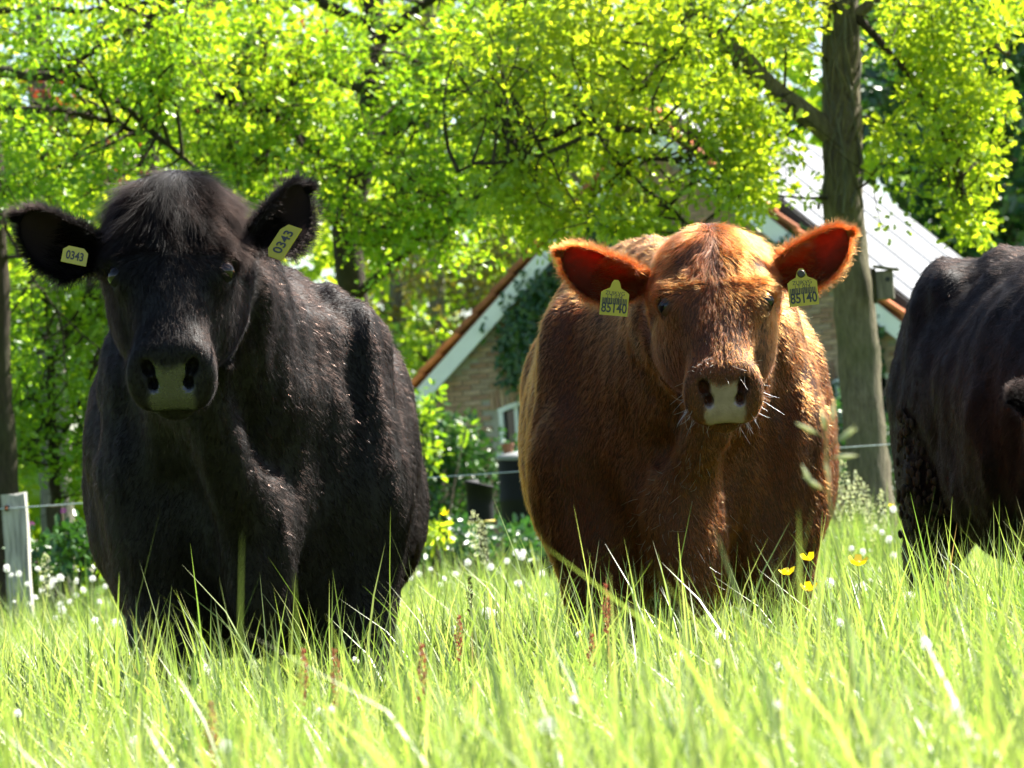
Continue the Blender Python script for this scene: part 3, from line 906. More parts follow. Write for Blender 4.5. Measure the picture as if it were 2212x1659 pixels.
def foliage(name, centres, per, size, mat, parent, seed, spread=.09, droop=.2, up=.75, oval=False, tone_shift=0.0, kind=None):
    r = np.random.default_rng(seed)
    n = len(centres) * per
    c = np.repeat(centres, per, axis=0)
    ax = unit(r.normal(size=(n, 3)) + np.array([0, 0, -droop]))
    pos = c + ax * r.uniform(.15, 1, (n, 1)) * spread
    nm = unit(r.normal(size=(n, 3)) * .8 + np.array([0, 0, up]))
    tone = np.clip(.5 + tone_shift + .25 * np.repeat(noise3(centres, .9, seed + 2, 2), per) + r.normal(0, .17, n), 0, 1)
    V, F, t = leaves_np(pos, ax, nm, size * r.uniform(.45, 1.3, n), tone, oval)
    o = mesh_np(name, V, F, mat, parent, smooth=False, attrs={'tone': t})
    if kind: o['kind'] = kind
    return o

def wiggle_path(pts, n, amp, seed):
    r = np.random.default_rng(seed)
    pts = np.array([np.array(p) for p in pts], float)
    s_ = np.concatenate([[0], np.cumsum(np.linalg.norm(np.diff(pts, axis=0), axis=1))])
    t = np.linspace(0, s_[-1], n)
    q = np.stack([np.interp(t, s_, pts[:, i]) for i in range(3)], 1)
    ker = np.array([1, 2, 3, 2, 1.]) / 9
    for i in range(3):
        q[2:-2, i] = np.convolve(np.pad(q[:, i], 2, mode='edge'), ker, 'valid')[2:-2]
    w = np.cumsum(r.normal(size=(n, 3)), 0) * amp * .3
    w -= np.linspace(0, 1, n)[:, None] * w[-1]
    return q + w, s_[-1]

def limb_mesh(name, pts, r0, r1, mat, parent, seed, sides=10, amp=.012, n=None):
    L = sum((Vector(b) - Vector(a)).length for a, b in zip(pts[:-1], pts[1:]))
    n = n or max(8, int(L / .10))
    q, L = wiggle_path(pts, n, amp, seed)
    rad = np.linspace(r0, r1, n) * (1 + (.07 if r0 < .08 else .02) * np.random.default_rng(seed).normal(size=n))
    v, f = tube_np([(q, rad)], sides)
    v = v + (noise3(v, 4, seed, 2) * r0 * .07)[:, None] * unit(v - np.repeat(q, sides, 0))
    o = mesh_np(name, v, f, mat, parent)
    return o, q

def twigs_mesh(anchor_pts, targets, mat, parent, seed, rmax=.020):
    """each target joined to the nearest point of a limb by a thin sagging branch with side twigs"""
    r = np.random.default_rng(seed)
    paths = []
    A = np.array(anchor_pts)
    for t in targets:
        d = np.linalg.norm(A - t, axis=1) + r.uniform(0, .6, len(A))
        a = A[int(np.argmin(d))]
        L = np.linalg.norm(t - a)
        if L < .1: continue
        n = max(6, int(L / .12))
        s_ = np.linspace(0, 1, n)[:, None]
        mid = (a + t) / 2 + r.normal(0, .10 * L, 3) + np.array([0, 0, .10 * L])
        p = (1 - s_) ** 2 * a + 2 * s_ * (1 - s_) * mid + s_ ** 2 * t
        p[1:-1] += np.cumsum(r.normal(0, .012, (n - 2, 3)), 0)
        ra = min(rmax, .006 + .009 * L)
        paths.append((p, np.linspace(ra, .003, n)))
        for k in range(int(L / .22)):
            i = r.integers(2, n)
            e = p[min(i, n - 1)] + unit(r.normal(size=3) + np.array([0, 0, -.3])) * r.uniform(.15, .5)
            b = p[min(i, n - 1)]
            m2 = (b + e) / 2 + r.normal(0, .03, 3)
            paths.append((np.array([b, m2, e]), np.array([.005, .0035, .002])))
    v, f = tube_np(paths, 5)
    o = mesh_np('twigs', v, f, mat, parent); o['kind'] = 'stuff'
    return o

def mat_bark(name, lo, hi, moss=(.06, .08, .02)):
    mt, nt, out = new_mat(name)
    b = N(nt, 'BsdfPrincipled'); b.inputs['Roughness'].default_value = .9; b.inputs['Specular IOR Level'].default_value = .2
    tc = N(nt, 'TexCoord'); mp = N(nt, 'Mapping'); mp.inputs['Scale'].default_value = (30, 30, 6)
    nt.links.new(tc.outputs['Object'], mp.inputs[0])
    nz = N(nt, 'TexNoise'); nz.inputs['Scale'].default_value = 1.6; nz.inputs['Detail'].default_value = 8; nz.inputs['Roughness'].default_value = .7
    nt.links.new(mp.outputs[0], nz.inputs[0])
    c1 = ramp(nt, nz.outputs[0], [(.32, lo), (.68, hi)])
    n2 = N(nt, 'TexNoise'); n2.inputs['Scale'].default_value = 2.3; n2.inputs['Detail'].default_value = 4
    nt.links.new(tc.outputs['Object'], n2.inputs[0])
    fac = ramp(nt, n2.outputs[0], [(.45, (0, 0, 0)), (.7, (.7, .7, .7))])
    mx = N(nt, 'MixRGB'); nt.links.new(fac, mx.inputs[0]); nt.links.new(c1, mx.inputs[1]); mx.inputs[2].default_value = (*moss, 1)
    nt.links.new(mx.outputs[0], b.inputs['Base Color'])
    bp = N(nt, 'Bump'); bp.inputs['Strength'].default_value = 1.0; bp.inputs['Distance'].default_value = .035
    nt.links.new(nz.outputs[0], bp.inputs['Height']); nt.links.new(bp.outputs[0], b.inputs['Normal'])
    nt.links.new(b.outputs[0], out.inputs[0])
    return mt

MAT['bark'] = mat_bark('oak_bark', (.085, .068, .045), (.26, .22, .155), (.10, .11, .05))
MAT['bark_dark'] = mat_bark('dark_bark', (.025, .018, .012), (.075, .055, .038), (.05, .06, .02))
MAT['bark_grey'] = mat_bark('grey_bark', (.09, .085, .07), (.27, .25, .20), (.12, .13, .08))
G1 = [(0, (.14, .26, .018)), (.5, (.25, .38, .026)), (1, (.38, .47, .05))]
G2 = [(0, (.08, .20, .014)), (.5, (.17, .32, .02)), (1, (.30, .43, .035))]
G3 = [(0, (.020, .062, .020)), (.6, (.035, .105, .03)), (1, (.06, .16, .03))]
MAT['leaf_oak'] = mat_leaf('young_oak_leaf', G1, trans=.60, gloss=.028, trans_tint=(1.62, 1.38, .55))
MAT['leaf_green'] = mat_leaf('green_leaf', G2, trans=.58, gloss=.03, trans_tint=(1.58, 1.4, .55))
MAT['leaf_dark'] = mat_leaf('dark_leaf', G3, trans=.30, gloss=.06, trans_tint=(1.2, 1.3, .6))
MAT['leaf_olive'] = mat_leaf('olive_leaf', [(0, (.11, .11, .018)), (.6, (.20, .19, .025)), (1, (.34, .25, .04))], trans=.5, gloss=.06, trans_tint=(1.4, 1.25, .5))
MAT['leaf_copper'] = mat_leaf('copper_leaf', [(0, (.05, .012, .012)), (1, (.18, .04, .02))], trans=.5, gloss=.06, trans_tint=(1.6, .8, .6))
MAT['leaf_ivy'] = mat_leaf('ivy_leaf', [(0, (.02, .06, .014)), (.6, (.035, .10, .02)), (1, (.07, .15, .03))], trans=.25, gloss=.035, trans_tint=(1.1, 1.2, .5))

def px_blob(x, y, D, rx, ry, rd, n):
    """blob given by picture position and distance; rx, ry in picture pixels, rd in metres"""
    k = D / FPX
    return (tuple(P(x, y, D)), (rx * k, rd, ry * k), n)

def thin_in_front(C, limbs, width, prob, seed):
    """open the crown where it would bury the trunk and the main limbs (world points in, kept points out)"""
    def proj(p):
        v = p - np.array(CAM); d = v @ np.array(CF)
        return np.stack([FPX * (v @ np.array(CR)) / d, FPX * (v @ np.array(CU)) / d], 1), d
    q, dq = proj(np.concatenate(limbs)); c, dc = proj(C)
    keep = np.ones(len(C), bool); r = np.random.default_rng(seed)
    for i in range(len(C)):
        d = np.hypot(q[:, 0] - c[i, 0], q[:, 1] - c[i, 1]); k = int(np.argmin(d))
        if d[k] < width and dc[i] < dq[k] + .3 and r.random() < prob: keep[i] = False
    return C[keep]

def oak_right():
    D = 25.6
    base = P(1893, 1090, D); root = empty('oak_tree', (base.x, base.y, 0), 0, 'oak with a grey-brown trunk wound by bare ivy stems, behind the fence on the right', 'tree')
    o = Vector((base.x, base.y, 0)); L = lambda p: p - o
    tr = [(base.x + .03, base.y, -.1)] + [tuple(P(x, y, D)) for x, y in ((1896, 1180), (1884, 1040), (1872, 880), (1858, 700), (1846, 560), (1832, 420), (1824, 270), (1819, 120), (1815, 0), (1806, -300), (1790, -700), (1780, -1100))]
    tr = [tuple(L(Vector(p))) for p in tr]
    trunk, q = limb_mesh('trunk', tr, .130, .098, MAT['bark'], root, 5, sides=24, amp=.010, n=90)
    anchors = [q[30:]]
    limbs = [([(1812, 300), (1760, 262), (1700, 212), (1650, 172), (1600, 120), (1545, 75), (1500, 25), (1430, -60), (1300, -160)], .074, .035, 0, -.7),
             ([(1500, 25), (1440, 120), (1380, 200), (1270, 250), (1180, 310), (1090, 338), (990, 370)], .026, .010, -.3, -1.2),
             ([(1440, 290), (1340, 270), (1240, 300), (1150, 345), (1020, 352)], .022, .010, -.9, -1.5),
             ([(1300, 300), (1330, 340), (1420, 330), (1480, 360)], .014, .008, -.8, -1.0),
             ([(1300, 320), (1340, 370), (1420, 430), (1500, 500)], .016, .006, -.8, -1.0),
             ([(1825, 60), (1900, -20), (1990, -40), (2100, 40), (2180, 120)], .04, .012, 0, -.6),
             ([(1820, 0), (1880, 60), (1960, 150), (2030, 270), (2080, 380)], .028, .007, 0, -.5),
             ([(1815, -200), (1700, -330), (1500, -420), (1250, -430)], .06, .02, 0, -.4),
             ([(1810, -250), (1950, -380), (2150, -420)], .05, .02, 0, .3)]
    for i, (pts, r0, r1, d0, d1) in enumerate(limbs):
        w = [tuple(L(P(x, y, D + d0 + (d1 - d0) * k / (len(pts) - 1)))) for k, (x, y) in enumerate(pts)]
        _, ql = limb_mesh('limb', w, r0, r1, MAT['bark'] if r0 > .03 else MAT['bark_dark'], root, 40 + i, sides=10 if r0 > .03 else 6, amp=.03 if i else .012)
        anchors.append(ql)
    # bare ivy stems plaited round the upper trunk
    r = np.random.default_rng(9)
    for i in range(11):
        z0 = P(1832, r.uniform(395, 470), D).z; z1 = P(1820, r.uniform(-60, 120), D).z
        n = 46; t = np.linspace(0, 1, n); z = z0 + (z1 - z0) * t
        cx = np.interp(z, q[:, 2], q[:, 0]); cy = np.interp(z, q[:, 2], q[:, 1])
        a = -1.75 + r.uniform(-.75, .75) + np.sin(t * r.uniform(4, 9) + r.uniform(0, 6)) * .42 + r.uniform(-.4, .7) * t
        rr = .124 + .010 * np.sin(t * 21 + i) + (.02 * np.clip(.12 - t, 0, 1) * 8)
        pts = np.stack([cx + np.cos(a) * rr, cy + np.sin(a) * rr, z], 1)
        v, f = tube_np([(pts, np.full(n, r.uniform(.006, .012)))], 6)
        mesh_np('ivy_stem', v, f, MAT['bark_grey'] if i % 2 else MAT['bark'], root)
    # a stub and a round knot
    _, _ = limb_mesh('branch_stub', [tuple(L(P(1810, 486, D - .08))), tuple(L(P(1790, 490, D - .1))), tuple(L(P(1780, 487, D - .1)))], .016, .012, MAT['bark_dark'], root, 77, sides=8, n=6)
    blobs = [px_blob(*a) for a in (
        (1260, 120, 24.8, 230, 190, .9, 420), (1500, 110, 24.9, 210, 170, .9, 420), (1690, 60, 25.2, 130, 130, .8, 230), (1660, 290, 24.9, 130, 95, .7, 200), (1450, 330, 24.8, 190, 120, .7, 215),
        (1240, 330, 24.6, 190, 140, .8, 250), (1400, 460, 24.7, 150, 75, .6, 150), (1240, 480, 24.7, 120, 60, .6, 150), (1560, 420, 24.8, 120, 70, .5, 120), (1610, 370, 24.8, 70, 60, .5, 70), (1330, 540, 24.8, 70, 30, .4, 40), (1700, 400, 24.9, 70, 40, .4, 26),
        (1100, 200, 24.6, 170, 200, .8, 300), (1090, 420, 24.6, 120, 100, .7, 170),
        (1960, 60, 25.2, 130, 110, .8, 260), (2100, 60, 25.2, 130, 110, .8, 260), (1990, 250, 25.2, 110, 100, .6, 200), (2070, 350, 25.3, 90, 80, .6, 130), (2010, 450, 25.3, 95, 60, .5, 90), (2120, 210, 25.2, 80, 70, .5, 110),
        (1905, 330, 25.2, 45, 90, .4, 50), (2090, 500, 25.3, 55, 45, .3, 36), (1960, 560, 25.3, 30, 20, .2, 8),
        (1500, -250, 25, 330, 200, 1.2, 520), (2000, -250, 25.2, 300, 200, 1.1, 420), (1200, -200, 25, 250, 180, 1.1, 360))]
    C = blob_points(blobs, gap=-.02, seed=11, freq=1.6)
    v = C - np.array(CAM); dep = v @ np.array(CF); px = RES[0] / 2 + FPX * (v @ np.array(CR)) / dep; py = RES[1] / 2 - FPX * (v @ np.array(CU)) / dep
    tx = np.interp(py, [-300, 0, 270, 420, 700, 1100], [1806, 1815, 1824, 1832, 1858, 1893])
    rk = np.random.default_rng(2)
    drop = (np.abs(px - tx) < 75) & (py > 20)
    lx = np.array([(1812, 300), (1760, 262), (1700, 212), (1650, 172), (1600, 120), (1545, 75), (1500, 25)], float)
    ln_ = np.interp(px, lx[::-1, 0], lx[::-1, 1]); drop |= (np.abs(py - ln_) < 34) & (px > 1500) & (px < 1815) & (rk.uniform(0, 1, len(C)) < .85)
    drop |= (py > 350 + (px - 1880) * .75) & (px > 1870) & (py < 660) & (px < 2060) & (rk.uniform(0, 1, len(C)) < .85)
    drop |= (py > 300 + (px - 1500) * .55) & (py < 640) & (px > 1650) & (px < 1930) & (rk.uniform(0, 1, len(C)) < .75)
    C = C[~drop]
    C = thin_in_front(C, [a_ + np.array(o) for a_ in anchors], 20, .6, 4)
    C -= np.array(o)
    foliage('crown', C, 18, .052, MAT['leaf_oak'], root, 21, spread=.12)
    rr = np.random.default_rng(3)
    twigs_mesh(np.concatenate(anchors), C[rr.choice(len(C), 210, replace=False)], MAT['bark_dark'], root, 8)
    return root

def generic_tree(name, label, base_px, D, trunk_px, r0, r1, limbs, blobs, leafmat, barkmat, per, size, gap, seed, ntwig, freq=1.3, spread=.13, up=.75, oval=False, group=None):
    b = P(base_px[0], base_px[1], D); o = Vector((b.x, b.y, 0)); L = lambda p: tuple(p - o)
    root = empty(name, (b.x, b.y, 0), 0, label, 'tree', group)
    tr = [(0, 0, -.1)] + [L(P(x, y, D)) for x, y in trunk_px]
    _, q = limb_mesh('trunk', tr, r0, r1, barkmat, root, seed, sides=18, amp=.02, n=60)
    anchors = [q[20:]]
    for i, (pts, a, c, d0, d1) in enumerate(limbs):
        w = [L(P(x, y, D + d0 + (d1 - d0) * k / (len(pts) - 1))) for k, (x, y) in enumerate(pts)]
        _, ql = limb_mesh('limb', w, a, c, barkmat, root, seed + 10 + i, sides=8, amp=.03)
        anchors.append(ql)
    C = blob_points([px_blob(*a) for a in blobs], gap=gap, seed=seed, freq=freq)
    C = thin_in_front(C, [a_ + np.array(o) for a_ in anchors], 30 if D < 35 else 18, .75, seed) - np.array(o)
    foliage('crown', C, per, size, leafmat, root, seed + 1, spread=spread, up=up, oval=oval)
    if ntwig:
        rr = np.random.default_rng(seed + 4)
        twigs_mesh(np.concatenate(anchors), C[rr.choice(len(C), min(ntwig, len(C)), replace=False)], MAT['bark_dark'], root, seed + 5)
    return root

def trees():
    oak_right()
    generic_tree('oak_tree', 'oak with a forked dark trunk rising behind the back of the left black cow', (770, 760), 31,
        [(772, 760), (764, 680), (760, 600), (744, 520), (742, 470), (765, 400), (790, 320), (800, 200), (805, 0), (800, -300)], .135, .07,
        [([(742, 490), (715, 468), (690, 440), (640, 380), (560, 330)], .05, .02, 0, -.5), ([(772, 640), (812, 597), (850, 560), (886, 531), (930, 500), (974, 475), (1060, 430)], .045, .015, 0, -.8),
         ([(765, 400), (680, 330), (600, 260), (480, 200)], .05, .015, 0, -.6), ([(790, 320), (900, 250), (1000, 200)], .04, .012, 0, -.8), ([(800, 200), (690, 150), (640, 170), (600, 220)], .04, .012, 0, -.5),
         ([(800, 100), (900, 20), (1020, -60)], .05, .02, 0, -.6), ([(800, 60), (650, -20), (500, -80)], .05, .02, 0, -.6)],
        [(700, 130, 29.6, 250, 170, 1.0, 620), (480, 250, 29.6, 200, 140, .9, 420), (900, 200, 29.6, 220, 190, 1.0, 520), (700, 320, 29.7, 200, 110, .8, 330), (900, 420, 29.8, 190, 90, .8, 300), (640, 420, 30, 100, 70, .6, 110), (830, 520, 30.0, 110, 50, .6, 110),
         (1010, 380, 29.8, 160, 130, .8, 260), (760, 490, 29.9, 40, 40, .4, 30), (560, 380, 29.8, 130, 90, .7, 190), (1000, 540, 30.2, 110, 35, .5, 60), (700, -150, 30, 420, 160, 1.2, 520), (1080, 60, 29.8, 180, 140, .9, 260), (800, 600, 30, 60, 40, .3, 22)],
        MAT['leaf_green'], MAT['bark_dark'], 19, .053, .0, 51, 260, freq=1.4)
    generic_tree('oak_tree', 'oak at the left edge with long dark limbs reaching into the picture', (6, 1230), 28,
        [(10, 1150), (4, 900), (-4, 650), (-14, 400), (-30, 200), (-50, 0), (-60, -300)], .085, .06,
        [([(-30, 230), (60, 236), (150, 240), (210, 258), (300, 290)], .038, .014, 0, -.4), ([(-40, 150), (60, 165), (150, 168), (220, 190), (290, 240), (340, 295), (420, 360)], .045, .012, 0, -.5), ([(60, 165), (150, 145), (220, 105), (300, 60), (380, 0)], .034, .014, 0, -.4),
         ([(-40, 20), (60, 15), (160, 25), (250, 22), (290, 10)], .03, .012, 0, -.3), ([(-5, 560), (60, 545), (130, 570)], .016, .008, 0, -.2)],
        [(120, 60, 27, 180, 130, .9, 330), (330, 90, 27.2, 190, 130, .9, 330), (80, 260, 27, 150, 110, .8, 210), (270, 240, 27.4, 150, 110, .7, 200), (90, 420, 27.5, 140, 90, .7, 170), (420, 150, 27.4, 120, 100, .6, 150), (200, -150, 27.4, 380, 150, 1, 420), (230, 370, 27.6, 130, 60, .6, 90)],
        MAT['leaf_green'], MAT['bark_dark'], 17, .051, .04, 71, 75, freq=1.4)
    # hedge-like young trees behind the fence, left
    generic_tree('hazel_bush', 'leafy green hazel bush filling the gap between left fence post and black cow', (120, 1180), 29,
        [(120, 1100), (112, 950), (105, 800), (100, 650)], .05, .02, [([(112, 950), (60, 850), (30, 760)], .02, .008, 0, 0), ([(110, 1000), (170, 880), (210, 760)], .02, .008, 0, -.2), ([(105, 800), (150, 700), (190, 620)], .02, .008, 0, -.2), ([(60, 560), (80, 640), (150, 690), (240, 780)], .008, .005, -.6, -.6)],
        [(120, 640, 28.8, 150, 120, .8, 300), (60, 800, 28.8, 110, 130, .8, 270), (190, 800, 28.8, 120, 130, .7, 280), (120, 950, 28.8, 160, 110, .7, 300), (240, 980, 28.9, 90, 110, .6, 170), (30, 1000, 28.9, 80, 90, .6, 100), (300, 700, 29.2, 150, 150, .7, 200), (260, 560, 29.2, 140, 60, .6, 120)],
        MAT['leaf_green'], MAT['bark_dark'], 20, .052, -.15, 91, 90, freq=1.2)
    # sunlit trees behind, each its own crown
    k = 0
    for (x, D, y0, labx) in ((120, 39, 520, 'sunlit lime-green tree far behind the left oak limbs'), (480, 42, 520, 'sunlit lime-green tree behind the head of the left black cow'), (960, 70, 560, 'sunlit lime-green tree behind the gap between the two facing cows'), (1340, 64, 300, 'sunlit lime-green tree rising behind the house gable')):
        generic_tree('lime_tree', labx, (x, 1150), D, [(x, 1000), (x - 10, 800), (x - 20, 500), (x - 30, 200), (x - 40, -200)], .16, .09,
            [([(x - 20, 500), (x + 120, 380), (x + 240, 300)], .06, .02, 0, -.8), ([(x - 20, 450), (x - 150, 330), (x - 260, 250)], .06, .02, 0, -.8), ([(x - 30, 200), (x + 90, 60), (x + 200, -40)], .06, .02, 0, -.8)],
            [(x, 100, D, 330, 260, 1.8, 640), (x - 140, y0 - 150, D, 230, 180, 1.5, 330), (x + 140, y0 - 160, D, 230, 180, 1.5, 330), (x, -250, D, 420, 220, 2, 460), (x, y0, D, 270, 130, 1.2, 260)],
            MAT['leaf_oak'], MAT['bark_grey'], 9, .125 if D < 60 else .19, -.06, 120 + 13 * k, 40, freq=.8, spread=.24, group='sunlit trees behind the oaks')
        k += 1
    generic_tree('field_maple', 'olive-yellow spreading tree with bare horizontal branches left of the white bargeboard', (868, 1100), 64,
        [(868, 1000), (866, 850), (862, 760), (860, 690), (850, 560)], .16, .08,
        [([(862, 735), (920, 705), (1000, 690), (1060, 695)], .02, .008, -.4, -.6), ([(862, 700), (940, 655), (1040, 640), (1120, 640)], .02, .008, -.3, -.5), ([(862, 720), (960, 740), (1040, 735)], .015, .006, -.4, -.6), ([(860, 660), (780, 640), (720, 600)], .02, .01, 0, 0), ([(860, 620), (950, 585), (1050, 570)], .02, .008, -.3, -.4)],
        [(900, 640, 63.4, 150, 60, .9, 150), (1000, 610, 63.3, 130, 60, .8, 150), (940, 700, 63.4, 130, 45, .7, 110), (860, 590, 63.6, 120, 50, .8, 110), (1060, 560, 63.4, 100, 50, .6, 90), (980, 760, 63.4, 80, 40, .5, 60)],
        MAT['leaf_olive'], MAT['bark_grey'], 9, .11, .04, 191, 60, freq=1.0, spread=.16)
    generic_tree('maple_sapling', 'bright green sapling growing behind the white gutter, below the olive tree', (930, 1100), 61,
        [(930, 1000), (925, 850), (920, 780)], .04, .02, [([(925, 850), (960, 790), (980, 760)], .015, .006, 0, 0)],
        [(915, 775, 61, 60, 55, .6, 110), (890, 700, 61, 60, 50, .6, 70), (960, 745, 61, 50, 40, .5, 50)], MAT['leaf_green'], MAT['bark_dark'], 9, .10, -.05, 211, 20, spread=.16)
    generic_tree('chestnut_tree', 'dark green horse chestnut behind the house at the far right', (2200, 1100), 66,
        [(2195, 900), (2180, 600), (2172, 450), (2165, 200), (2160, -200)], .22, .12, [([(2175, 450), (2060, 330), (1980, 220)], .08, .03, 0, -1), ([(2170, 300), (2250, 180), (2330, 100)], .08, .03, 0, -1)],
        [(2060, 300, 65, 200, 260, 2.4, 520), (2220, 350, 65, 180, 280, 2.4, 520), (1950, 150, 65.5, 160, 180, 2, 260), (2120, 50, 65, 240, 150, 2.2, 360), (2300, 150, 65, 160, 200, 2, 220), (2150, -250, 66, 300, 160, 2, 260), (2250, 620, 65, 150, 140, 1.6, 170), (2010, 520, 66, 140, 110, 1.4, 150)],
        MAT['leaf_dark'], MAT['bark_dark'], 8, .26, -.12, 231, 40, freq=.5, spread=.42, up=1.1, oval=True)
    generic_tree('copper_beech', 'copper beech whose dark red leaves show through the oak at upper left', (330, 1100), 36,
        [(330, 900), (325, 600), (320, 300), (318, 0)], .12, .08, [([(320, 320), (250, 250), (170, 210)], .03, .01, 0, 0)],
        [(150, 220, 35.6, 70, 60, .6, 14), (90, 150, 35.6, 60, 60, .6, 10), (240, 330, 35.6, 60, 60, .5, 24), (680, 80, 35.6, 20, 20, .2, 4), (500, 280, 35.6, 20, 20, .2, 4), (320, 200, 35.7, 80, 80, .5, 18)],
        MAT['leaf_copper'], MAT['bark_dark'], 8, .09, -.05, 251, 10, spread=.15)
    # a far wood that reads as one mass
    r = np.random.default_rng(77)
    n = 5200
    C = np.stack([r.uniform(-24, 24, n), 80 + r.normal(0, 2.5, n), np.abs(r.uniform(-.2, 1, n)) * 15], 1)
    C = C[C[:, 2] < 11 + 3 * noise3(C * np.array([1, 0, 0]), .12, 5, 2)]
    foliage('far_wood', C, 7, .62, MAT['leaf_green'], None, 78, spread=.9, up=.9, oval=True, kind='stuff', tone_shift=.2)
    bpy.data.objects['far_wood']['label'] = 'dense mass of green woodland closing off the background'

# ------------------------------------------------------------------ house
MAT['mortar'] = mat_simple('mortar', (.34, .31, .25), rough=.95, noise_scale=20, noise_amt=.15, bump=.3, bump_scale=120)
MAT['white_paint'] = mat_simple('white_paint', (.78, .78, .74), rough=.5, noise_scale=3, noise_amt=.06)
MAT['tile'] = mat_simple('clay_tile', (.60, .17, .05), rough=.8, noise_scale=4, noise_amt=.4, bump=.2)
MAT['tile_dark'] = mat_simple('mossy_clay_tile', (.30, .10, .04), rough=.9, noise_scale=6, noise_amt=.5)
MAT['metal'] = mat_simple('galvanised_sheet', (.078, .092, .116), rough=.55, metallic=0, spec=.15, noise_scale=2, noise_amt=.10)
MAT['black_board'] = mat_simple('black_board', (.012, .013, .015), rough=.6)
MAT['glass'] = mat_simple('dark_glass', (.010, .013, .014), rough=.05, spec=.6)
BR = [mat_simple('brick_%d' % i, c, rough=.9, noise_scale=14, noise_amt=.22, bump=.25, bump_scale=60) for i, c in enumerate(((.36, .22, .14), (.30, .17, .11), (.42, .28, .19), (.33, .23, .16)))]

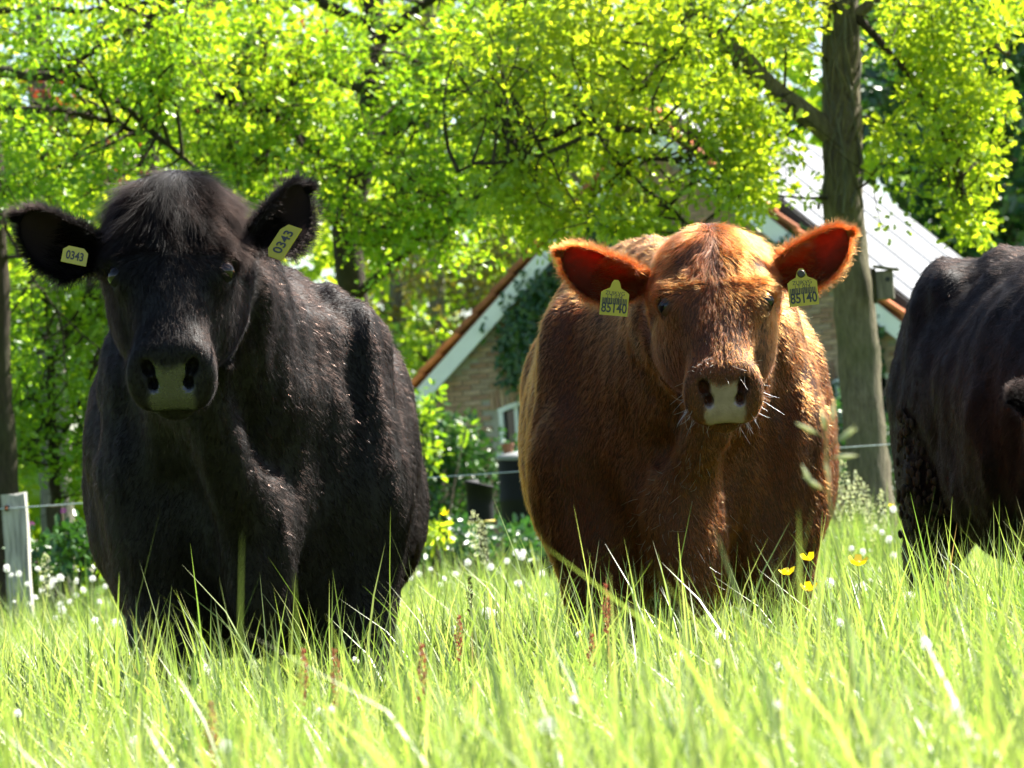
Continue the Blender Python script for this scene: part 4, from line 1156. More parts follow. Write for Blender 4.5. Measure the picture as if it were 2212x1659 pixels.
def house():
    E = P(900, 852, 52.0)
    A = math.radians(17)
    o = Vector((E.x, E.y, 0))
    root = empty('brick_house', o, -A, 'low brick house with white bargeboards, clay verge tiles and a metal sheet roof', 'house')
    # local: x along the gable to the right, y back along the ridge, z up
    hw, ez, slope, LEN = 3.17, E.z, math.radians(42.5), 8.2
    az = ez + hw * math.tan(slope); WID = 2 * hw
    T = Matrix.Translation(o) @ Matrix.Rotation(-A, 4, 'Z')
    wins = [(1.0, 1.95, 1.60, 2.20), (5.07, 5.78, 1.60, 2.22)]
    # wall body (mortar) with window openings: gable pieces butted round them
    bm = bmesh.new()
    inset = .14
    def pan(x0, x1, z0, z1): bm_box(bm, ((x0 + x1) / 2, .12, (z0 + z1) / 2), (x1 - x0, .20, z1 - z0))
    xs = [inset, wins[0][0], wins[0][1], wins[1][0], wins[1][1], WID - inset]
    ztop = ez - .05
    pan(xs[0], xs[1], 0, ztop); pan(xs[2], xs[3], 0, ztop); pan(xs[4], xs[5], 0, ztop)
    for w in wins:
        pan(w[0], w[1], 0, w[2]); pan(w[0], w[1], w[3], ztop)
    a = bm.verts.new((inset, .02, ztop)); b = bm.verts.new((WID - inset, .02, ztop)); c = bm.verts.new((hw, .02, az - .16))
    a2 = bm.verts.new((inset, .22, ztop)); b2 = bm.verts.new((WID - inset, .22, ztop)); c2 = bm.verts.new((hw, .22, az - .16))
    for fcs in ((a, b, c), (b2, a2, c2), (a, a2, b2, b), (b, b2, c2, c), (c, c2, a2, a)): bm.faces.new(fcs)
    bm_box(bm, (inset + .1, LEN / 2 + .12, ztop / 2), (.2, LEN - .2, ztop - .002)); bm_box(bm, (WID - inset - .1, LEN / 2 + .12, ztop / 2), (.2, LEN - .2, ztop - .002))
    bm_box(bm, (hw, LEN + .1, ztop / 2), (WID - 2 * inset, .18, ztop - .004))
    wall = mesh_bm('wall', bm, MAT['mortar'], root)
    # bricks
    bme = []
    for i in range(4):
        b_ = bmesh.new(); bm_box(b_, (0, 0, 0), (.210, .03, .0525), bevel=.003)
        me = bpy.data.meshes.new('brick'); b_.to_mesh(me); b_.free(); me.materials.append(BR[i]); bme.append(me)
    r = random.Random(5)
    show, rest = [], []
    regions = ((985, 1225, 555, 872), (1725, 1842, 630, 850), (1885, 1950, 680, 930))
    nrow = int(az / .0625)
    for row in range(nrow):
        z = .031 + row * .0625
        x0 = inset + (0.055 if row % 2 else -.055)
        for cidx in range(int(WID / .22) + 2):
            x = x0 + cidx * .22 + .05
            lim = (az - .20 - z) / math.tan(slope) if z > ez - .1 else hw - inset
            if abs(x - hw) > min(lim, hw - inset) - .10: continue
            if any(w[0] - .11 < x < w[1] + .11 and w[2] - .03 < z < w[3] + .08 for w in wins): continue
            wp = T @ Vector((x, 0, z))
            v = wp - CAM; D = v.dot(CF); px = RES[0] / 2 + FPX * v.dot(CR) / D; py = RES[1] / 2 - FPX * v.dot(CU) / D
            (show if any(a_ < px < b_ and c_ < py < d_ for a_, b_, c_, d_ in regions) else rest).append((x, z))
    r.shuffle(show)
    for x, z in show[:300]:
        ob = bpy.data.objects.new('brick', r.choice(bme)); ob.location = (x, .012 + r.uniform(-.003, .003), z); link(ob, wall)
    bm = bmesh.new()
    for x, z in rest + show[300:]:
        bm_box(bm, (x, .012, z), (.210, .03, .0525))
    bw = mesh_bm('brickwork', bm, BR[0], wall); bw['kind'] = 'stuff'
    # windows: arched white frames, dark panes
    for (x0, x1, z0, z1), nm in zip(wins, (2, 2)):
        n = 9; xm = (x0 + x1) / 2
        arch = [(x0 + (x1 - x0) * i / (n - 1), z1 - .10 + .10 * math.sin(math.pi * i / (n - 1))) for i in range(n)]
        wn_ = mesh_bm('window', (lambda b_: (bm_box(b_, (xm, .10, (z0 + z1) / 2), (x1 - x0 - .01, .02, z1 - z0 - .01)), b_)[1])(bmesh.new()), MAT['glass'], root)
        bm = bmesh.new()
        for (a_, b_) in zip(arch[:-1], arch[1:]):
            mx, mz = (a_[0] + b_[0]) / 2, (a_[1] + b_[1]) / 2
            bm_box(bm, (mx, .03, mz), (math.hypot(b_[0] - a_[0], b_[1] - a_[1]) + .01, .07, .055), Matrix.Rotation(-math.atan2(b_[1] - a_[1], b_[0] - a_[0]), 3, 'Y'))
        for xx in (x0 + .025, x1 - .025): bm_box(bm, (xx, .032, (z0 + z1 - .12) / 2), (.05, .066, z1 - z0 - .12))
        mesh_bm('frame', bm, MAT['white_paint'], wn_)
        bm = bmesh.new(); bm_box(bm, (x0 + (x1 - x0) * .22, .05, (z0 + z1) / 2), (.045, .05, z1 - z0 - .06)); mesh_bm('mullion', bm, MAT['white_paint'], wn_)
        bm = bmesh.new(); bm_box(bm, (xm, -.02, z0 - .03), (x1 - x0 + .12, .16, .05)); mesh_bm('sill', bm, MAT['white_paint'], wn_)
        ns = int((x1 - x0 + .2) / .0625)
        for i in range(ns):
            fx = (i + .5) / ns; xx = x0 - .1 + (x1 - x0 + .2) * fx
            ob = bpy.data.objects.new('lintel_brick', bme[i % 4]); ob.location = (xx, .010, z1 + .02 + .09 * math.sin(math.pi * fx)); ob.rotation_euler = (0, math.pi / 2, 0); link(ob, wall)
    # roof
    sl = hw / math.cos(slope)
    rl = bmesh.new()
    for sgn, x0 in ((1, 0.0), (-1, WID)):
        ang = -slope if sgn > 0 else slope
        cx = hw / 2 if sgn > 0 else WID - hw / 2
        bm_box(rl, (cx, LEN / 2 - .02, (ez + az) / 2 + .02), (sl + .12, LEN + .14, .05), Matrix.Rotation(ang, 3, 'Y'))
    roof = mesh_bm('roof', rl, MAT['tile_dark'], root)
    for sgn in (1, -1):
        ang = -slope if sgn > 0 else slope
        cx = hw / 2 if sgn > 0 else WID - hw / 2
        bm = bmesh.new(); R = Matrix.Rotation(ang, 3, 'Y')
        off = R @ Vector((0, 0, -.085))
        bm_box(bm, (cx + off.x, -.125, (ez + az) / 2 + off.z), (sl + .10, .045, .185), R)
        mesh_bm('bargeboard', bm, MAT['white_paint'], root)
    # clay tiles in stepped courses
    tb = bmesh.new(); bm_box(tb, (0, 0, 0), (.36, .235, .062), bevel=.012); bmesh.ops.translate(tb, verts=[v for v in tb.verts if v.co.x < 0], vec=(0, 0, .026))
    tms = []
    for mt in (MAT['tile'], MAT['tile_dark']):
        me = bpy.data.meshes.new('tile'); tb.to_mesh(me); me.materials.append(mt); tms.append(me)
    tb.free()
    nc = int(sl / .325) + 1
    for sgn in (1, -1):
        for i in range(nc):
            for j in range(7 if sgn > 0 else 1):
                t = (i + .5) * .325 - .08
                x = t * math.cos(slope); z = ez + t * math.sin(slope)
                nx, nz = -math.sin(slope), math.cos(slope)
                h_ = .084
                ob = bpy.data.objects.new('tile', tms[1 if r.random() < .3 else 0])
                xx = x + nx * h_; ob.location = (xx if sgn > 0 else WID - xx, -.06 + j * .24, z + nz * h_)
                ob.rotation_euler = (0, -slope if sgn > 0 else slope, 0)
                if sgn < 0: ob.rotation_euler = (0, -slope, math.pi)
                link(ob, roof)
    bm = bmesh.new(); bm_box(bm, (hw, 1.0, az + .14), (.20, 2.2, .10), bevel=.03); mesh_bm('ridge_tile', bm, MAT['tile'], roof)
    # black edge board and corrugated metal sheets over the right slope
    R = Matrix.Rotation(slope, 3, 'Y'); nrm_ = R @ Vector((0, 0, 1)); dn = R @ Vector((1, 0, 0))
    top = Vector((hw, 0, az))
    bm = bmesh.new(); c = top + dn * (sl / 2) + nrm_ * .185; bm_box(bm, (c.x, .0, c.z), (sl + .2, .05, .10), R); mesh_bm('edge_board', bm, MAT['black_board'], roof)
    for k in range(8):
        y0 = .03 + k * 1.02; y1 = y0 + 1.035
        nn = 42
        ys = np.linspace(y0, y1, nn); rib = np.clip(np.abs(((ys - y0) / .2069) % 1 - .5) * 2 - .62, 0, .28) / .28 * .030
        vs, fs = [], []
        for t in (-.12, sl * .5, sl + .18):
            for yy, hh in zip(ys, rib):
                pp = top + dn * t + nrm_ * (.235 + hh + .004 * (k % 2)); vs.append((pp.x, yy, pp.z))
        for a_ in range(2):
            for b_ in range(nn - 1): fs.append((a_ * nn + b_, a_ * nn + b_ + 1, (a_ + 1) * nn + b_ + 1, (a_ + 1) * nn + b_))
        mesh_np('metal_sheet', vs, np.array(fs)[:, ::-1], MAT['metal'], roof, smooth=False)
    # gutter end at the left eave
    bm = bmesh.new()
    for i in range(8):
        a_ = math.pi + math.pi * (i + .5) / 8
        bm_box(bm, (-.06 + .07 * math.cos(a_), 1.5, ez - .02 + .07 * math.sin(a_)), (.012, 3.3, .03), Matrix.Rotation(-(a_), 3, 'Y'))
    mesh_bm('gutter', bm, MAT['white_paint'], root)
    bm = bmesh.new(); bm_box(bm, (-.09, -.10, ez - .06), (.16, .05, .075), bevel=.01); mesh_bm('gutter_end', bm, MAT['white_paint'], root)
    # ivy on the gable
    iv = empty('climbing_ivy', T @ Vector((2.0, -.02, .1)), -A, 'dark green ivy climbing the brick gable below the left bargeboard', 'ivy')
    rr = np.random.default_rng(31)
    pts = []
    for x, y, rx, ry, n in ((1190, 640, 45, 50, 130), (1150, 700, 55, 55, 190), (1135, 765, 50, 50, 190), (1180, 790, 70, 50, 160), (1300, 620, 90, 90, 260), (1400, 560, 110, 80, 260), (1300, 480, 70, 40, 120), (1790, 560, 60, 50, 90), (1230, 880, 60, 60, 120), (1815, 870, 30, 60, 110), (1935, 780, 20, 70, 70), (1935, 930, 30, 50, 90)):
        pp = rr.normal(size=(n, 2)) * .5
        for a_, b_ in pp:
            w = T.inverted() @ P(x + a_ * rx, y + b_ * ry, 51.6)
            pts.append((w.x - 2.0, -rr.uniform(.03, .22), w.z - .1))
    pts = np.array(pts); n = len(pts) * 4
    c = np.repeat(pts, 4, 0) + rr.normal(0, .05, (n, 3)) * np.array([1, .6, 1])
    ax = unit(rr.normal(size=(n, 3)) * np.array([1, .35, 1]) + np.array([0, 0, -.7])); nm = unit(rr.normal(size=(n, 3)) * .45 + np.array([0, -1, .5]))
    V, F, t = leaves_np(c, ax, nm, rr.uniform(.06, .12, n), np.clip(rr.normal(.5, .25, n), 0, 1), True)
    mesh_np('ivy_leaves', V, F, MAT['leaf_ivy'], iv, smooth=False, attrs={'tone': t})
    st_ = [(np.stack([np.linspace(0, a_, 14) + np.cumsum(rr.normal(0, .03, 14)), np.full(14, -.02), np.linspace(0, b_, 14)], 1), np.linspace(.018, .006, 14)) for a_, b_ in ((-.5, 3.0), (-.2, 3.4), (.4, 3.9), (1.0, 4.2), (-.9, 2.4))]
    v, f = tube_np(st_, 6); mesh_np('stem', v, f, MAT['bark_dark'], iv)

def shrub(name, label, cat, blobs, base, D, mat, per, size, seed, gap=-.05, spread=.13, oval=True, stems=5):
    b = P(*base, D); o = Vector((b.x, b.y, 0))
    root = empty(name, o, 0, label, cat)
    C = blob_points([px_blob(*a) for a in blobs], gap=gap, seed=seed, freq=1.6) - np.array(o)
    C = C[C[:, 2] > .02]
    foliage('foliage', C, per, size, mat, root, seed, spread=spread, oval=oval)
    r = np.random.default_rng(seed)
    sp = []
    for t in C[r.choice(len(C), min(stems, len(C)), replace=False)]:
        n = 10; s_ = np.linspace(0, 1, n)[:, None]
        sp.append((np.array([r.normal(0, .08), r.normal(0, .05), 0]) * (1 - s_) + t * s_ + np.array([0, 0, .1]) * np.sin(s_ * np.pi), np.linspace(.014, .004, n)))
    v, f = tube_np(sp, 5); mesh_np('stems', v, f, MAT['bark_dark'], root)
    return root
# ------------------------------------------------------------------ meadow
def mat_ground():
    mt, nt, out = new_mat('meadow_soil')
    b = N(nt, 'BsdfPrincipled'); b.inputs['Roughness'].default_value = 1; b.inputs['Specular IOR Level'].default_value = .1
    tc = N(nt, 'TexCoord'); nz = N(nt, 'TexNoise'); nz.inputs['Scale'].default_value = 3; nz.inputs['Detail'].default_value = 10
    nt.links.new(tc.outputs['Object'], nz.inputs[0])
    nt.links.new(ramp(nt, nz.outputs[0], [(.3, (.035, .06, .012)), (.7, (.08, .14, .02))]), b.inputs['Base Color'])
    nt.links.new(b.outputs[0], out.inputs[0])
    return mt
MAT['ground'] = mat_ground()
MAT['grass'] = mat_leaf('grass_blade', [(0, (.085, .17, .036)), (.45, (.22, .31, .07)), (.85, (.42, .47, .16)), (.97, (.42, .40, .22)), (1, (.34, .22, .12))], trans=.52, gloss=.05, trans_tint=(1.15, 1.18, .66), rough=.45)
MAT['fluff'] = mat_leaf('seed_fluff', [(0, (.80, .80, .78)), (1, (.80, .80, .78))], trans=.5, gloss=.02, trans_tint=(1, 1, 1))
MAT['stem'] = mat_leaf('flower_stem', [(0, (.16, .22, .05)), (1, (.2, .24, .06))], trans=.3, gloss=.05)
MAT['petal'] = mat_leaf('buttercup_petal', [(0, (.80, .60, .01)), (1, (.80, .60, .01))], trans=.4, gloss=.08, trans_tint=(1, .95, .4))
MAT['red_seed'] = mat_leaf('red_seed_head', [(0, (.22, .07, .05)), (1, (.34, .15, .08))], trans=.4, gloss=.03, trans_tint=(1.1, .8, .7))
MAT['pale_seed'] = mat_leaf('pale_seed_head', [(0, (.42, .46, .24)), (1, (.66, .66, .52))], trans=.5, gloss=.06, trans_tint=(1, 1, .7))
MAT['campion'] = mat_leaf('campion_petal', [(0, (.45, .06, .35)), (1, (.55, .10, .42))], trans=.4, gloss=.03, trans_tint=(1, .7, 1))

def blades(n, x, y, h, w, seg, seed, lean=.35, base_z=0.0, tone_mu=.5):
    r = np.random.default_rng(seed)
    az = r.uniform(0, 2 * np.pi, n); bend = np.clip(np.abs(r.normal(0, lean, n)) + .08, 0, .62)
    dx, dy = np.cos(az), np.sin(az)
    # the flat of the blade turns any way
    fa = az + np.pi / 2 + r.normal(0, .5, n); fx, fy = np.cos(fa), np.sin(fa)
    t = np.linspace(0, 1, seg + 1)
    flop = (r.uniform(0, 1, n) < .09) * r.uniform(.3, .85, n)
    ex_ = r.uniform(1.5, 3.2, n)[:, None]
    out = bend[:, None] * h[:, None] * (t[None] ** ex_) * (1 + flop[:, None])
    z = base_z + h[:, None] * (t[None] - (.3 * bend[:, None] + .62 * flop[:, None]) * (t ** 3)[None])
    wd = w[:, None] * (1 - (t ** 1.6))[None] * .5
    wd[:, 0] *= .6
    cx = x[:, None] + dx[:, None] * out; cy = y[:, None] + dy[:, None] * out
    Lv = np.stack([cx - fx[:, None] * wd, cy - fy[:, None] * wd, z], -1); Rv = np.stack([cx + fx[:, None] * wd, cy + fy[:, None] * wd, z], -1)
    V = np.empty((n, 2 * seg + 1, 3), np.float32)
    V[:, 0:2 * seg:2] = Lv[:, :-1]; V[:, 1:2 * seg:2] = Rv[:, :-1]; V[:, -1] = (Lv[:, -1] + Rv[:, -1]) / 2
    b = (np.arange(n) * (2 * seg + 1))[:, None]
    q = np.concatenate([b + np.array([[2 * s_, 2 * s_ + 1, 2 * s_ + 3, 2 * s_ + 2]]) for s_ in range(seg - 1)]) if seg > 1 else None
    tr = b + np.array([[2 * seg - 2, 2 * seg - 1, 2 * seg]])
    tone = np.clip(r.normal(tone_mu, .2, n), 0, .93) + (r.uniform(0, 1, n) < .008) * .5
    return V.reshape(-1, 3), [q, tr], np.repeat(np.clip(tone, 0, 1), 2 * seg + 1)

def wedge(n, d0, d1, r, margin=.7):
    """spots on the ground seen by the camera between two distances (plus a margin to the sides)"""
    y = np.sqrt(r.uniform(0, 1, n) * ((d1 + 4) ** 2 - (d0 + 4) ** 2) + (d0 + 4) ** 2) - 4
    half = y * (RES[0] / 2 / FPX) + margin
    return r.uniform(-1, 1, n) * half, y

def meadow():
    g = mesh_np('meadow', [(-300, -40, 0), (300, -40, 0), (300, 600, 0), (-300, 600, 0)], np.array([[0, 1, 2, 3]]), MAT['ground'])
    tag(g, kind='structure')
    r = np.random.default_rng(100)
    Vs, Fq, Ft, Ts = [], [], [], []
    off = 0
    def put(V, F, T):
        nonlocal off
        Vs.append(V); Fq.append(F[0] + off); Ft.append(F[1] + off); Ts.append(T); off += len(V)
    def patch(n, d0, d1, hmu, hsd, wmu, seg, seed, margin=.7, lean=.28, tone=.53):
        x, y = wedge(n, d0, d1, r, margin)
        p = np.stack([x, y, np.zeros(n)], 1)
        h = np.clip(r.normal(hmu, hsd, n) * (1 + .22 * noise3(p, .55, seed, 2)), .08, .75)
        put(*blades(n, x, y, h, wmu * r.uniform(.6, 1.5, n), seg, seed, lean, tone_mu=tone))
    patch(52000, 2.6, 9.5, .33, .07, .0092, 4, 201)
    patch(46000, 9.5, 15, .33, .07, .0085, 4, 202)
    patch(46000, 15, 25.5, .31, .08, .011, 3, 203, 1.0)
    patch(15000, 25.5, 60, .22, .06, .020, 2, 204, 2.0)
    patch(6500, 4.2, 12, .43, .05, .0085, 5, 205, .6, .22, .55)
    # tall tussocks under the wire by the right oak and along the fence
    for px, D, n, hm in ((2130, 9.6, 200, .53), (2050, 9.7, 150, .47), (2190, 9.4, 150, .54), (2000, 10.2, 160, .44), (2240, 9.6, 120, .52), (1480, 9.3, 200, .42), (1300, 9.4, 150, .41), (1620, 9.3, 150, .42), (1840, 22.6, 900, .62), (1800, 22.0, 500, .50), (1900, 23.0, 500, .55), (2000, 22.5, 500, .40), (950, 22.5, 700, .45), (1080, 22.8, 600, .46), (1010, 22, 500, .42), (150, 23, 700, .42), (230, 23, 500, .45), (40, 22.6, 500, .40)):
        c = P(px, 1150, D); x = c.x + r.normal(0, .16, n); y = c.y + r.normal(0, .25, n)
        put(*blades(n, x, y, np.clip(r.normal(hm, .1 if D > 15 else .05, n), .15, .85), (.008 if D > 15 else .011) * r.uniform(.6, 1.4, n), 4, 300 + px, .2, tone_mu=.42))
    V = np.concatenate(Vs)
    o = mesh_np('meadow_grass', V, [np.concatenate(Fq), np.concatenate(Ft)], MAT['grass'], None, smooth=True, attrs={'tone': np.concatenate(Ts)})
    tag(o, 'tall bright green meadow grass round the cows', None, None, 'stuff')

def star_mesh(name, n, rad, seed, mat):
    """dandelion clock: filaments from a small core, each ending in a little parasol"""
    r = np.random.default_rng(seed)
    d = unit(r.normal(size=(n, 3)))
    V, F3, off = [], [], 0
    for k in d:
        s_ = unit(np.cross(k, r.normal(size=3))); t_ = np.cross(k, s_)
        e = k * rad * .78 * r.uniform(.55, 1.05)
        V += [k * rad * .1 - s_ * .0003, k * rad * .1 + s_ * .0003, e]
        F3.append((off, off + 1, off + 2)); off += 3
        for a in range(5):
            b = 2 * np.pi * a / 5
            w = s_ * math.cos(b) + t_ * math.sin(b); w2 = s_ * math.cos(b + .35) + t_ * math.sin(b + .35)
            V += [e, e + k * rad * .20 + w * rad * .26, e + k * rad * .22 + w2 * rad * .26]
            F3.append((off, off + 1, off + 2)); off += 3
    me = bpy.data.meshes.new(name)
    me.from_pydata([tuple(v) for v in V], [], F3); me.materials.append(mat)
    at = me.attributes.new('tone', 'FLOAT', 'POINT'); at.data.foreach_set('value', np.full(len(V), .5, np.float32))
    return me

def stem_mesh(name, pts, r0, r1, mat, sides=6):
    v, f = tube_np([(np.array(pts), np.linspace(r0, r1, len(pts)))], sides)
    me = bpy.data.meshes.new(name); me.from_pydata([tuple(a) for a in v], [], [tuple(int(i) for i in a) for a in f]); me.materials.append(mat)
    at = me.attributes.new('tone', 'FLOAT', 'POINT'); at.data.foreach_set('value', np.full(len(v), .5, np.float32))
    return me

def flowers():
    r = random.Random(12)
    clock = [star_mesh('seed_head', 85, .021, i, MAT['fluff']) for i in range(3)]
    stem = stem_mesh('stem', [(0, 0, 0), (.006, 0, .12), (0, .004, .25), (0, 0, .36)], .0028, .0022, MAT['stem'])
    spots = [(1060, 1225), (1075, 1240), (985, 1240), (1010, 1215), (930, 1230), (1130, 1195), (1145, 1210), (960, 1250), (1095, 1212), (905, 1240), (1170, 1240), (1180, 1285), (1120, 1260), (1205, 1375), (1250, 1370), (215, 1365), (205, 1340), (250, 1345),
             (90, 1250), (110, 1265), (130, 1248), (165, 1255), (60, 1262), (200, 1250), (180, 1275), (40, 1240), (240, 1262), (30, 1300), (75, 1290), (150, 1300), (120, 1335), (215, 1300),
             (1890, 1140), (1905, 1150), (1868, 1165), (1920, 1165), (1840, 1185), (1880, 1190), (1930, 1200), (1900, 1230), (1880, 1255), (1860, 1270), (2105, 1260), (2110, 1290), (2100, 1310), (1930, 1330), (1815, 1345), (2140, 1335), (1970, 1290), (1985, 1420), (2190, 1225), (2160, 1190), (2050, 1250), (1985, 1255), (1950, 1145), (1930, 1100), (1780, 1170), (2000, 1390), (1700, 1450)]
    extra = [(r.uniform(0, 2212), r.uniform(1190, 1330)) for _ in range(60)] + [(r.uniform(0, 2212), r.uniform(1300, 1640)) for _ in range(40)]
    k = 0
    for i, (x, y) in enumerate(spots + extra):
        ext = i >= len(spots)
        hz = r.uniform(.30, .40)
        # distance from the height of the head above the ground
        d = P(x, y, 1.0) - CAM
        if d.z >= -.002: D = r.uniform(19, 22.5); hz = max(.25, P(x, y, D).z)
        else: D = (hz - CAM_H) / d.z
        if D > 23: D = r.uniform(20, 23); hz = max(.25, P(x, y, D).z)
        if D < 4.5: continue
        p = P(x, y, D)
        if (9.4 < D < 11.5 and 180 < x < 910) or (10.2 < D < 12 and 1130 < x < 1800): continue
        if (x, y) == (1205, 1375): lab = 'left one of the pair of white dandelion clocks below the red cow'
        elif (x, y) == (1250, 1370): lab = 'right one of the pair of white dandelion clocks below the red cow'
        elif y < 1335 and x < 300: lab = 'small white dandelion clock in the cluster beside the left fence post'
        elif y < 1335 and 860 < x < 1220: lab = 'small white dandelion clock in the cluster between the two facing cows'
        elif y < 1335 and x > 1740: lab = 'small white dandelion clock in the cluster between the red and the right black cow'
        elif y < 1335: lab = 'small white dandelion clock in the middle-distance grass, apart from the three clusters'
        else: lab = 'white dandelion clock in the near grass at the lower ' + ('left' if x < 740 else 'centre' if x < 1480 else 'right')
        e = empty('dandelion_clock', (p.x, p.y, 0), r.uniform(0, 6), lab, 'dandelion', 'dandelion clocks in the meadow')
        s = bpy.data.objects.new('stem', stem); s.scale = (1, 1, p.z / .36); link(s, e)
        hd = bpy.data.objects.new('seed_head', clock[i % 3]); hd.location = (0, 0, p.z); sc_ = r.uniform(.65, 1.1) if D > 9 else r.uniform(.3, .6); hd.scale = (sc_ * r.uniform(.7, 1.1), sc_ * r.uniform(.7, 1.1), sc_ * r.uniform(.5, 1)); hd.rotation_euler = (r.uniform(0, 3), r.uniform(0, 3), 0); link(hd, e)
    # buttercups
    bm = bmesh.new()
    for a in range(5):
        b = 2 * math.pi * a / 5
        u, w = Vector((math.cos(b), math.sin(b), 0)), Vector((-math.sin(b), math.cos(b), 0))
        vs = [bm.verts.new(q) for q in (u * .001, u * .007 + w * .0055 + Vector((0, 0, .004)), u * .0125 + w * .004 + Vector((0, 0, .011)), u * .0125 - w * .004 + Vector((0, 0, .011)), u * .007 - w * .0055 + Vector((0, 0, .004)))]
        bm.faces.new(vs)
    bmesh.ops.create_icosphere(bm, subdivisions=1, radius=.0035, matrix=Matrix.Translation((0, 0, .004)))
    cup = bpy.data.meshes.new('petals'); bm.to_mesh(cup); bm.free(); cup.materials.append(MAT['petal'])
    for x, y, D, lab, sc_ in ((1748, 1212, 9.6, 'yellow buttercup, highest of the group right of the red cow', 1.5), (1703, 1243, 9.4, 'yellow buttercup just left of and below the highest one', 1.45), (1748, 1277, 9.0, 'lowest yellow buttercup of the group beside the red cow', 1.4), (1853, 1222, 8.4, 'blurred yellow buttercup standing apart on the right', 1.5), (964, 1113, 17.5, 'lone small yellow buttercup above the grass between the two facing cows', 1.5), (1925, 1095, 21, 'tiny yellow buttercup at the foot of the right oak', 1.3)):
        p = P(x, y, D)
        e = empty('buttercup', (p.x, p.y, 0), r.uniform(0, 6), lab, 'buttercup', 'buttercups')
        o = bpy.data.objects.new('petals', cup); o.location = (0, 0, p.z); o.scale = (sc_,) * 3; o.rotation_euler = (r.uniform(-.35, .35), r.uniform(-.35, .35), 0); link(o, e)
        s = bpy.data.objects.new('stem', stem); s.scale = (.5, .5, p.z / .36); link(s, e)
    # reddish seed heads
    def plume(name, n, L, w, seed, mat, per=(.0035, .0075)):
        rr = np.random.default_rng(seed)
        t = rr.uniform(0, 1, n); a = rr.uniform(0, 6.28, n)
        rad = w * np.sin(np.pi * np.clip(t * .92 + .06, 0, 1)) ** .7 * rr.uniform(.2, 1, n)
        pos = np.stack([np.cos(a) * rad, np.sin(a) * rad, t * L], 1)
        ax = unit(np.stack([np.cos(a) * .5, np.sin(a) * .5, np.ones(n)], 1) + rr.normal(0, .2, (n, 3)))
        V, F, tn = leaves_np(pos, ax, rr.normal(size=(n, 3)), rr.uniform(*per, n), rr.uniform(0, 1, n), True)
        me = bpy.data.meshes.new(name); me.from_pydata([tuple(v) for v in V.tolist()], [], [tuple(f) for f in F.tolist()]); me.materials.append(mat)
        at = me.attributes.new('tone', 'FLOAT', 'POINT'); at.data.foreach_set('value', tn.astype(np.float32))
        return me
    pl = plume('seed_head', 170, .085, .008, 5, MAT['red_seed'])
    for x, y, D, lab in ((1305, 1295, 7.6, 'dark red seed head leaning right in front of the red cow'), (890, 1430, 6.4, 'blurred reddish seed head in the grass below the left cow'), (1008, 1270, 10.5, 'reddish seed head between the two facing cows'), (975, 1360, 8.2, 'short reddish seed head left of the dandelion pair'), (1250, 1400, 8.0, 'small reddish seed head just below the dandelion pair'), (475, 1560, 5.6, 'brownish seed head in the blurred grass near the bottom left'), (635, 1440, 6.6, 'pale reddish seed head under the left cow'), (735, 1440, 6.6, 'pale reddish seed head right of another under the left cow')):
        p = P(x, y, D); hz = max(.2, p.z - .06)
        e = empty('seed_grass', (p.x - .02, p.y, 0), 0, lab, 'grass head', 'reddish grass seed heads')
        e.rotation_euler = (0, r.uniform(.02, .16), r.uniform(-.3, .3))
        s = bpy.data.objects.new('stem', stem); s.scale = (.45, .45, hz / .36); link(s, e)
        o = bpy.data.objects.new('seed_head', pl); o.location = (0, 0, hz); link(o, e)
    # tall brome right in front of the red cow's flank, out of focus
    D = 4.8
    b = P(1830, 1330, D); e = empty('brome_stalk', (b.x, b.y, 0), 0, 'tall out-of-focus grass stalk with pale drooping spikelets, right of the red cow', 'grass stalk')
    o = Vector((b.x, b.y, 0)); L = lambda x, y, dd=0: tuple(P(x, y, D + dd) - o)
    me = stem_mesh('stem', [(0, 0, 0), L(1828, 1330), L(1810, 1200), L(1792, 1080), L(1784, 980), L(1786, 900)], .0016, .0007, MAT['stem']); s = bpy.data.objects.new('stem', me); link(s, e)
    zz = np.linspace(0, 1, 9); v_, f_ = tube_np([(np.stack([.0015 * np.sin(zz * 3), 0 * zz, zz * .026], 1), .0003 + .0021 * np.sin(np.pi * zz ** .8) ** 1.2)], 7)
    spk = bpy.data.meshes.new('spikelet'); spk.from_pydata([tuple(a) for a in v_], [], [tuple(int(i) for i in a) for a in f_]); spk.materials.append(MAT['pale_seed'])
    at = spk.attributes.new('tone', 'FLOAT', 'POINT'); at.data.foreach_set('value', np.tile(np.linspace(.2, 1, 9)[:, None], (1, 7)).reshape(-1).astype(np.float32))
    for (x0, y0, x1, y1) in ((1782, 945, 1732, 920), (1786, 950, 1776, 895), (1786, 975, 1850, 915), (1784, 990, 1838, 985), (1790, 1065, 1752, 1040), (1782, 990, 1784, 1000), (1760, 1060, 1745, 1030), (1796, 930, 1800, 880), (1800, 960, 1830, 940)):
        a_, c_ = Vector(L(x0, y0)), Vector(L(x1, y1)); d_ = (c_ - a_).normalized()
        pm = stem_mesh('stem', [tuple(a_), tuple(a_ + (c_ - a_) * .4)], .0005, .0004, MAT['stem'], 5); link(bpy.data.objects.new('stalk', pm), e)
        ob = bpy.data.objects.new('spikelet', spk); ob.location = a_ + (c_ - a_) * .35; ob.rotation_euler = d_.to_track_quat('Z', 'Y').to_euler(); link(ob, e)
    # grass panicles by the right oak
    pan = plume('seed_head', 150, .20, .035, 15, MAT['pale_seed'], (.006, .012))
